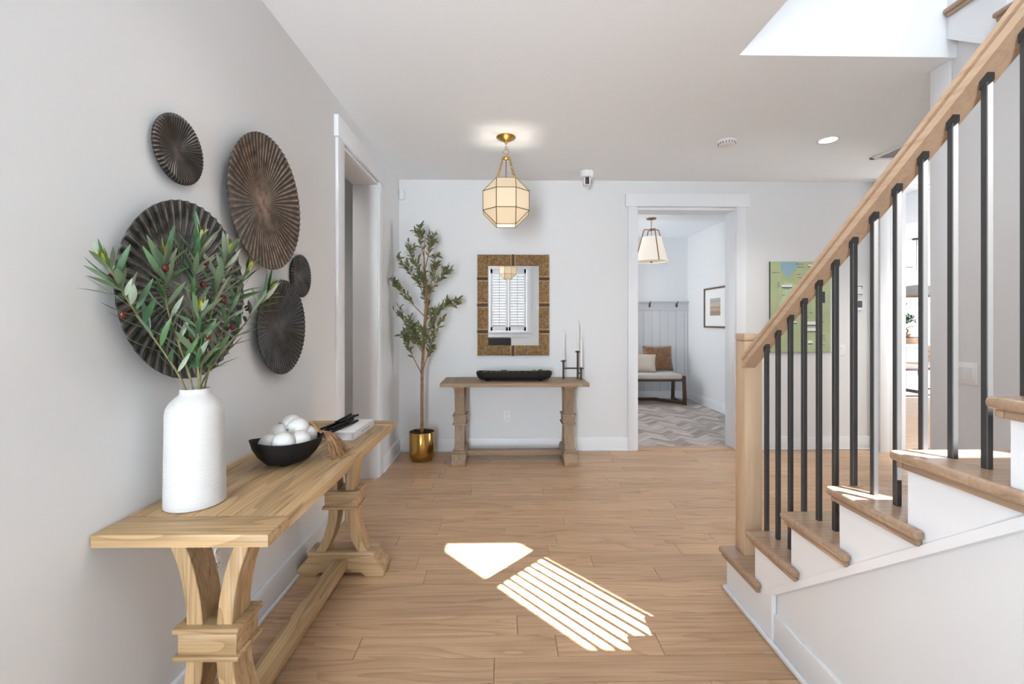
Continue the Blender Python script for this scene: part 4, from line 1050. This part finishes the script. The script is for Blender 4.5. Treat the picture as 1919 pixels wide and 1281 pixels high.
switch('white switch on the front wall seen in the mirror', (.80, -1.6, 1.62), PI, 1)
th_ = thing('thermostat', 'white thermostat with dark screen on wall right of map', 'thermostat', (3.64, YB, 1.477))
MB().box(-.035, .035, -.022, 0, -.055, .055, bev=.006).build('body', M['plastic'], th_)
MB().box(-.026, .026, -.0235, -.021, -.025, .045, bev=.001).build('screen', plain('lcd_screen', (.06, .075, .1), .2), th_)
kp = thing('alarm_keypad', 'small white keypad with dark lines above the thermostat', 'keypad', (3.64, YB, 1.628))
MB().box(-.035, .035, -.018, 0, -.055, .055, bev=.006).build('body', M['plastic'], kp)
MB().box(-.033, .033, -.0192, -.0175, .038, .046).box(-.033, .033, -.0192, -.0175, -.046, -.038).box(.026, .032, -.0192, -.0175, .015, .038).build('lines', M['slot'], kp)
mb = MB()
for zc in (-.015, .0, .015):
    for xc in (-.012, .004): mb.box(xc-.005, xc+.005, -.0192, -.0175, zc-.004, zc+.004, bev=.001)
mb.build('buttons', M['trim'], kp)
ms = thing('motion_sensor', 'small white motion sensor in the back left corner', 'motion sensor', (-1.02, YB, 2.58), R(-20))
MB().box(-.026, .026, -.035, .01, -.048, .048, bev=.008).build('body', M['plastic'], ms)
MB().box(-.018, .018, -.0365, -.03, -.035, .01, bev=.003).build('lens', M['trim'], ms)

# ---- map
mp = thing('wall_map', 'pale green printed map panel with blue lake on back wall', 'map', (2.716, YB, .995))
mw, mh = .625, .925
MB().box(0, mw, -.02, -.001, 0, mh, bev=.001).build('panel', plain('map_edge', (.05, .06, .055), .6), mp)
mg = plain('map_green', (.40, .47, .27), .6, var=.12, vscale=4)
pr = MB().box(.002, mw, -.0206, -.0199, .002, mh).build('print', mg, mp)
def flat(nm, poly, mat, d=.0003):
    MB().prism([(x, z) for x, z in poly], 'y', -.0206-d, -.0206).build(nm, mat, pr)
# outline points measured as fractions of the sheet (u right, v down)
S = lambda L: [(u*mw, (1-v)*mh) for u, v in L]
mblue = plain('map_blue', (.26, .42, .53), .6); mlt = plain('map_pale_green', (.47, .58, .38), .6); mwht = plain('map_white', (.78, .8, .8), .6); mdk_ = plain('map_dark', (.05, .06, .09), .6); mrd = plain('map_road', (.30, .37, .27), .6); mor = plain('map_orange', (.55, .3, .08), .6)
flat('valley', S([(.24, .22), (.42, .25), (.40, .38), (.32, .46), (.2, .6), (.0, .7), (.0, .62), (.14, .52), (.2, .38)]), mlt, .0002)
flat('lake', S([(.19, .0), (.26, .0), (.30, .02), (.38, .0), (.46, .01), (.47, .04), (.40, .07), (.42, .09), (.36, .12), (.34, .16), (.30, .185), (.27, .17), (.25, .135), (.19, .10), (.17, .06)]), mblue)
def road(pts, w_=.0022, mat=None):
    P = arc([Vector((u*mw, (1-v)*mh)) for u, v in pts], 4); mb = MB()
    for a, b in zip(P, P[1:]):
        d = (b-a).normalized(); q = Vector((-d.y, d.x))*w_/2
        mb.prism([tuple(a+q), tuple(b+q), tuple(b-q), tuple(a-q)], 'y', -.0210, -.0206)
    mb.build('road', mat or mrd, pr)
road([(.29, .18), (.27, .25), (.20, .33), (.2, .42), (.19, .5)]); road([(.0, .40), (.1, .39), (.2, .385)]); road([(.46, .26), (.36, .32), (.28, .38), (.27, .44)]); road([(.47, .05), (.40, .12), (.40, .2), (.45, .27)])
road([(.22, .93), (.32, .80), (.36, .72)]); road([(.4, .95), (.52, .90), (.56, .86)]); road([(.2, .93), (.35, .93)]); road([(.5, .55), (.62, .62), (.8, .6)]); road([(.6, .0), (.68, .05), (.8, .06)]); road([(.0, .55), (.12, .50), (.19, .48), (.2, .38)], .003, mblue)
mb = MB(); rnd = random.Random(6)
def words(u, v, n_, h_=.008, gap=.3):
    x, z = u*mw, (1-v)*mh
    for i in range(n_):
        mb.box(x, x+h_*.55, -.0211, -.0206, z, z+h_*rnd.choice((.7, 1, .85))); x += h_*.85
for u, v, n_ in ((.04, .125, 10), (.12, .24, 4), (.12, .26, 4), (.12, .28, 4), (.44, .145, 6), (.45, .18, 7), (.42, .03, 12), (.44, .065, 11), (.23, .305, 8), (.86, .67, 4), (.85, .82, 6), (.86, .845, 5), (.84, .87, 7), (.84, .92, 6), (.43, .41, 5), (.2, .375, 4), (.65, .57, 5), (.6, .62, 3)): words(u, v, n_)
mb.build('lettering', mdk_, pr)
mb = MB()
for u, v in ((.35, .12), (.38, .14), (.36, .16), (.40, .17), (.41, .19), (.39, .22), (.44, .15), (.36, .2)): mb.box(u*mw, u*mw+.012, -.0211, -.0206, (1-v)*mh, (1-v)*mh+.006)
mb.build('symbols', mor, pr)
for u0, u1, v0, v1 in ((.19, .36, .255, .285), (.63, .72, .03, .055), (.37, .44, .66, .68), (.60, .76, .66, .70), (.60, .76, .73, .77), (.62, .70, .87, .905)):
    flat('label_box', S([(u0, v0), (u1, v0), (u1, v1), (u0, v1)]), mwht, .0003); flat('label_bar', S([(u0, v1-.004), (u1, v1-.004), (u1, v1+.008), (u0, v1+.008)]), mdk_, .0005)
flat('legend', S([(.82, .33), (.905, .33), (.905, .455), (.86, .455), (.83, .475), (.82, .46)]), plain('map_navy', (.03, .04, .08), .5), .0005)

# ================================================================== MUDROOM
sp = thing('trim_6', 'grey panelled wainscot with coat hooks in the mudroom', 'wainscot', (0, 7.6, 0), kind='structure')
MB().box(.42, 3.14, -.012, 0, .0, 1.63).build('backing', M['shiplap'], sp)
x = .45
while x < 3.1:
    x1 = min(x+.138, 3.135); MB().box(x+.002, x1-.002, -.024, -.012, .13, 1.50, bev=.0025, seg=1).build('plank', M['shiplap'], sp); x = x1
MB().box(.42, 3.14, -.032, 0, 1.50, 1.632, bev=.002).build('top_rail', M['shiplap'], sp)
MB().box(.42, 3.14, -.055, 0, 1.63, 1.652, bev=.003).build('cap', M['shiplap'], sp)
for px, lb in ((2.475, 'black coat hook over the bench, left one in view'), (2.935, 'black coat hook over the brown pillow, right one in view')):
    hk = thing('coat_hook', lb, 'coat hook', (px, 7.568, 1.585), group='black coat hooks')
    MB().box(-.014, .014, -.006, 0, -.035, .035, bev=.004).build('plate', M['black'], hk)
    MB().tube(arc([(0, -.004, .015), (0, -.035, .02), (0, -.055, .05)], 4), .006, 8).tube(arc([(0, -.004, -.015), (0, -.03, -.025), (0, -.042, -.005)], 4), .006, 8).ball((0, -.056, .053), .010, u=10, v=8).ball((0, -.043, -.003), .009, u=10, v=8).build('hook', M['black'], hk)
be = thing('bench', 'walnut framed bench with beige linen seat in the mudroom', 'bench', (2.05, 7.22, 0))
W_ = M['walnut']
MB().box(-.80, .74, -.27, .25, .40, .485, bev=.03, seg=3).build('seat', M['linen'], be)
MB().box(-.82, .76, -.27, -.235, .372, .402, bev=.004).box(-.82, .76, .215, .25, .372, .402, bev=.004).build('apron', W_['X'], be)
for s in (-1, 1):
    x = .785*s
    loop = [(-.255, .03), (-.215, .45), (-.18, .462), (.22, .462), (.245, .43), (.215, .03)]
    for nm, a, b in (('leg', (-.275, .0), (-.245, .455)), ('leg', (.225, 0), (.20, .455))):
        MB().prism([(a[0]-.0, 0), (a[0]+.055, 0), (b[0]+.045, b[1]), (b[0], b[1])], 'x', x-.025, x+.025, bev=.008).build(nm, W_['Z'], be)
    MB().box(x-.024, x+.024, -.25, .25, 0, .045, bev=.008).build('foot_rail', W_['Y'], be)
    MB().box(x-.022, x+.022, -.2, .2, .375, .402, bev=.006).build('side_rail', W_['Y'], be)
MB().box(-.76, .50, .17, .215, .005, .045, bev=.006).build('floor_rail', W_['X'], be)
MB().prism([(.45, .215), (.45, .17), (.775, -.2), (.795, -.16)], 'z', .005, .045, bev=.005).build('floor_rail', W_['Y'], be)
def pillow(name, label, w_, h_, d_, mat, loc, rot, grp=None):
    bm = bmesh.new(); n = 14; G = {}
    for s in (1, -1):
        for i in range(n+1):
            for j in range(n+1):
                u, v_ = 2*i/n-1, 2*j/n-1
                f = max(0, (1-u**4)*(1-v_**4))**.5
                pin = 1-.06*(1-abs(u))*(abs(v_)**4); pin2 = 1-.06*(1-abs(v_))*(abs(u)**4)
                edge = i in (0, n) or j in (0, n)
                key = (i, j) if edge else (i, j, s)
                if key not in G: G[key] = bm.verts.new((u*w_/2*pin2, s*d_/2*f if not edge else 0, v_*h_/2*pin+h_/2))
        for i in range(n):
            for j in range(n):
                q = [(i, j), (i+1, j), (i+1, j+1), (i, j+1)]
                vs = [G.get((a, b)) or G[(a, b, s)] for a, b in q]
                try: bm.faces.new(vs)
                except ValueError: pass
    mb = MB(); mb.bm.free(); mb.bm = bm
    o = mb.build(name, mat, loc=loc, rot=rot, ang=70)
    return tag(o, label, 'cushion', grp)
pillow('cushion', 'square brown plush cushion leaning against the wainscot', .50, .42, .15, M['fur'], (2.585, 7.42, .486), (R(-12), 0, R(3)), 'cushions on the mudroom bench')
pillow('cushion', 'cream linen lumbar cushion in front of brown cushion', .50, .29, .13, M['linen2'], (2.215, 7.22, .497), (R(-12), R(2), R(-4)), 'cushions on the mudroom bench')
pc = thing('framed_picture', 'framed landscape print with wide mat on the mudroom wall', 'picture', (3.14, 6.56, 1.515), -PI/2)
pw, ph = .70, .60
mb = MB()
for a in ((-pw/2, -pw/2+.025, -ph/2, ph/2), (pw/2-.025, pw/2, -ph/2, ph/2), (-pw/2, pw/2, -ph/2, -ph/2+.025), (-pw/2, pw/2, ph/2-.025, ph/2)): mb.box(a[0], a[1], -.035, -.001, a[2], a[3], bev=.002)
mb.build('frame', M['frame'], pc)
MB().box(-pw/2+.02, pw/2-.02, -.02, -.012, -ph/2+.02, ph/2-.02).build('mat', M['matboard'], pc)
def landscape():
    m, nt, b = new_mat('landscape_print'); L = nt.links.new
    tc = N(nt, 'ShaderNodeTexCoord'); sx = N(nt, 'ShaderNodeSeparateXYZ'); L(tc.outputs['Object'], sx.inputs[0])
    n = N(nt, 'ShaderNodeTexNoise'); n.inputs['Scale'].default_value = 30; n.inputs['Detail'].default_value = 5; L(tc.outputs['Object'], n.inputs['Vector'])
    ad = N(nt, 'ShaderNodeMath', operation='MULTIPLY_ADD'); ad.inputs[1].default_value = .05; L(n.outputs['Fac'], ad.inputs[0]); L(sx.outputs['Z'], ad.inputs[2])
    mr = N(nt, 'ShaderNodeMapRange'); mr.inputs[1].default_value = -.10; mr.inputs[2].default_value = .16; L(ad.outputs[0], mr.inputs[0])
    cr = N(nt, 'ShaderNodeValToRGB'); e = cr.color_ramp.elements
    e[0].position = 0; e[0].color = (.40, .30, .24, 1); e[1].position = 1; e[1].color = (.48, .45, .42, 1)
    for p_, c_ in ((.2, (.28, .2, .15, 1)), (.38, (.5, .38, .28, 1)), (.5, (.33, .22, .14, 1)), (.56, (.52, .40, .3, 1)), (.68, (.5, .45, .4, 1)), (.85, (.38, .35, .33, 1))):
        x_ = e.new(p_); x_.color = c_
    L(mr.outputs[0], cr.inputs[0]); L(cr.outputs[0], b.inputs['Base Color']); return m
MB().box(-.16, .16, -.0212, -.02, -.12, .14).build('print', landscape(), pc)
cp = thing('cone_pendant', 'tapered linen pendant with bronze frame in the mudroom', 'pendant light', (2.05, 6.19, CZ))
MB().lathe([(0, 0), (.066, 0), (.066, -.012), (.03, -.02), (.012, -.026), (0, -.027)], (0, 0, -.0003), 28).build('canopy', M['bronze'], cp)
mb = MB()
for k in range(5): mb.tube([Vector((0, 0, -.04-.02*k))+Vector(((math.cos(a)*.006, 0, math.sin(a)*.013) if k % 2 else (0, math.cos(a)*.006, math.sin(a)*.013))) for a in [2*PI*i/10 for i in range(10)]], .0024, 5, closed=True)
mb.lathe([(0, .02), (.012, .018), (.022, .008), (.022, -.008), (.012, -.02), (0, -.022)], (0, 0, -.157), 16)
mb.build('chain', M['bronze'], cp)
MB().lathe([(.135, -.265), (.222, -.60), (.219, -.60), (.132, -.265)], (0, 0, 0), 40).build('lamp_shade', M['shade'], cp)
for k in range(4):
    a = k*PI/2+.12; c, s = math.cos(a), math.sin(a)
    MB().tube([(0, 0, -.16), (c*.098, s*.098, -.158), (c*.108, s*.108, -.166), (c*.232, s*.232, -.592), (c*.222, s*.222, -.602)], .0068, 8).build('frame_arm', M['bronze'], cp)
MB().lathe([(0, -.585), (.215, -.585), (.215, -.589), (0, -.589)], (0, 0, 0), 32).build('diffuser', M['opal'], cp)
MB().tube([(0, 0, -.16), (0, 0, -.61)], .004, 8).lathe([(0, -.6), (.02, -.602), (.02, -.608), (.006, -.618), (0, -.62)], (0, 0, 0), 14).build('lamp_stem', M['bronze'], cp)

# ================================================================== KITCHEN GLIMPSE
ki = thing('kitchen_island', 'white kitchen island with pale stone top beyond the opening', 'kitchen island', (7.3, 7.95, 0))
MB().box(-1.2, 1.6, -.4, .5, .1, .88).build('body', M['trim'], ki)
MB().box(-1.15, 1.55, -.36, .46, 0, .1).build('plinth', M['trim'], ki)
for i in range(18): MB().box(-1.19+i*.155, -1.19+i*.155+.148, -.412, -.4, .12, .86, bev=.002, seg=1).build('plank', M['trim'], ki)
MB().box(-1.25, 1.65, -.52, .55, .88, .925, bev=.004).build('worktop', M['stone'], ki)
def stool(label, x, y, rz):
    t = thing('counter_stool', label, 'stool', (x, y, 0), rz, 'counter stools at the island')
    MB().box(-.22, .22, -.2, .22, .60, .665, bev=.025, seg=3).build('seat', M['linen'], t)
    MB().box(-.2, .2, -.18, .2, .575, .602, bev=.005).build('seat_frame', M['walnut']['X'], t)
    for sx in (-1, 1):
        for sy in (-1, 1): MB().tube([(sx*.21, sy*.2, 0), (sx*.18, sy*.17, .59)], [.014, .018], 8).build('leg', M['walnut']['Z'], t)
    MB().tube([(-.205, -.19, .2), (.205, -.19, .2)], .011, 8).tube([(-.205, .19, .2), (.205, .19, .2)], .011, 8).tube([(-.2, -.19, .24), (-.2, .19, .24)], .011, 8).tube([(.2, -.19, .24), (.2, .19, .24)], .011, 8).build('stretcher', M['walnut']['X'], t)
    return t
s1 = stool('backless-looking low stool at the near end of the island', 6.02, 6.75, 0)
s2 = stool('tan leather channel-backed stool at the island', 6.56, 6.85, 0)
for k in range(3): MB().box(-.22, .22, -.235, -.185, .70+k*.082, .70+k*.082+.08, bev=.015, seg=3).build('back_cushion', M['leather'], s2)
MB().tube([(-.19, -.2, .6), (-.19, -.215, .92)], .01, 8).tube([(.19, -.2, .6), (.19, -.215, .92)], .01, 8).build('back_frame', M['walnut']['Z'], s2)
tw_ = thing('wood_tray', 'round wooden riser under the little tree on the island', 'tray', (6.98, 7.72, .925))
MB().lathe([(0, 0), (.2, 0), (.21, .02), (.21, .11), (.2, .12), (0, .12)], (0, 0, 0), 32).build('body', M['leather'], tw_)
MB().lathe([(.21, .105), (.216, .108), (.216, .118), (.205, .122)], (0, 0, 0), 32).build('rim', M['walnut']['X'], tw_)
bs = thing('bonsai', 'small bonsai tree on the wooden riser in the kitchen', 'plant', (7.02, 7.71, 1.046))
MB().lathe([(0, 0), (.06, 0), (.085, .05), (.08, .052), (0, .045)], (0, 0, 0), 20).build('pot', M['leather'], bs)
MB().tube(arc([(0, 0, .04), (.05, 0, .1), (-.02, 0, .18), (.04, 0, .26)], 5), .014, 7).tube(arc([(.02, 0, .14), (.1, 0, .18), (.14, 0, .17)], 4), .009, 6).build('trunk', M['bark'], bs)
bm = bmesh.new(); rnd = random.Random(31)
for i in range(260):
    c = Vector(((.02, 0, .3) if i % 3 else (-.1, 0, .26)))+Vector((rnd.gauss(0, .07), rnd.gauss(0, .06), rnd.gauss(0, .035)))
    ld = Vector((rnd.uniform(-1, 1), rnd.uniform(-1, 1), rnd.uniform(-.3, 1))); m = orient(ld, Vector((0, 0, 1))).to_4x4(); m.translation = c
    nv = len(bm.verts); bm.from_mesh(OL[0]); bm.verts.ensure_lookup_table(); bmesh.ops.transform(bm, matrix=m, verts=bm.verts[nv:])
me = bpy.data.meshes.new('foliage'); bm.to_mesh(me); bm.free(); me.materials.append(M['leafm']); link('foliage', me, bs, kind='stuff')
vs_ = MB().lathe([(0, 0), (.05, 0), (.09, .05), (.085, .1), (.04, .14), (.035, .15), (.03, .14), (0, .05)], (0, 0, 0), 24).build('vase', M['ceramic'], loc=(6.86, 7.66, 1.0455)); tag(vs_, 'small round white vase beside the bonsai', 'vase')
kf = thing('faucet', 'dark faucet on the island worktop in front of the window', 'faucet', (7.72, 8.1, .925))
MB().tube(arc([(0, 0, 0), (0, 0, .06), (-.02, 0, .09), (-.1, 0, .07)], 5), .012, 8).lathe([(0, 0), (.03, 0), (.03, .012), (0, .013)], (0, 0, 0), 16).ball((0, 0, .09), .028, u=12, v=8).build('spout', M['black'], kf)
kp_ = thing('dome_pendant', 'grey dome pendant hanging over the kitchen island', 'pendant light', (7.12, 7.6, CZ))
MB().lathe([(.05, -.80), (.15, -.815), (.27, -.86), (.34, -.93), (.36, -1.0), (.352, -1.0), (.33, -.935), (.26, -.87), (.14, -.825), (0, -.81)], (0, 0, 0), 40).build('lamp_shade', M['grey'], kp_)
MB().lathe([(.361, -.985), (.364, -1.0), (.350, -1.004), (.348, -.99)], (0, 0, 0), 40).build('rim', M['leather'], kp_)
MB().tube([(0, 0, -.02), (0, 0, -.81)], .004, 8).lathe([(0, 0), (.06, 0), (.06, -.02), (0, -.022)], (0, 0, 0), 20).build('cord', M['black'], kp_)
can_k = thing('ceiling_fan_mount', 'thin dark track bar on the kitchen ceiling', 'track light', (7.35, 8.25, 2.33))
MB().box(-.3, .3, -.02, .02, -.012, 0, bev=.004).tube([(.12, 0, 0), (.12, 0, .41)], .006, 6).build('bar', M['black'], can_k)

# ================================================================== SEEN IN THE MIRROR ONLY
bc = thing('armchair', 'black upholstered chair under the shuttered window, in the mirror', 'chair', (-.12, -1.0, 0), 0)
MB().box(-.28, .28, -.28, .30, .36, .47, bev=.03, seg=3).build('seat', M['upholst'], bc)
MB().box(-.28, .28, .22, .32, .44, .96, bev=.035, seg=3).build('backrest', M['upholst'], bc)
for sx in (-1, 1):
    for sy in (-1, 1): MB().tube([(sx*.25, .02+sy*.25, 0), (sx*.23, .02+sy*.22, .37)], [.012, .018], 8).build('leg', M['black'], bc)
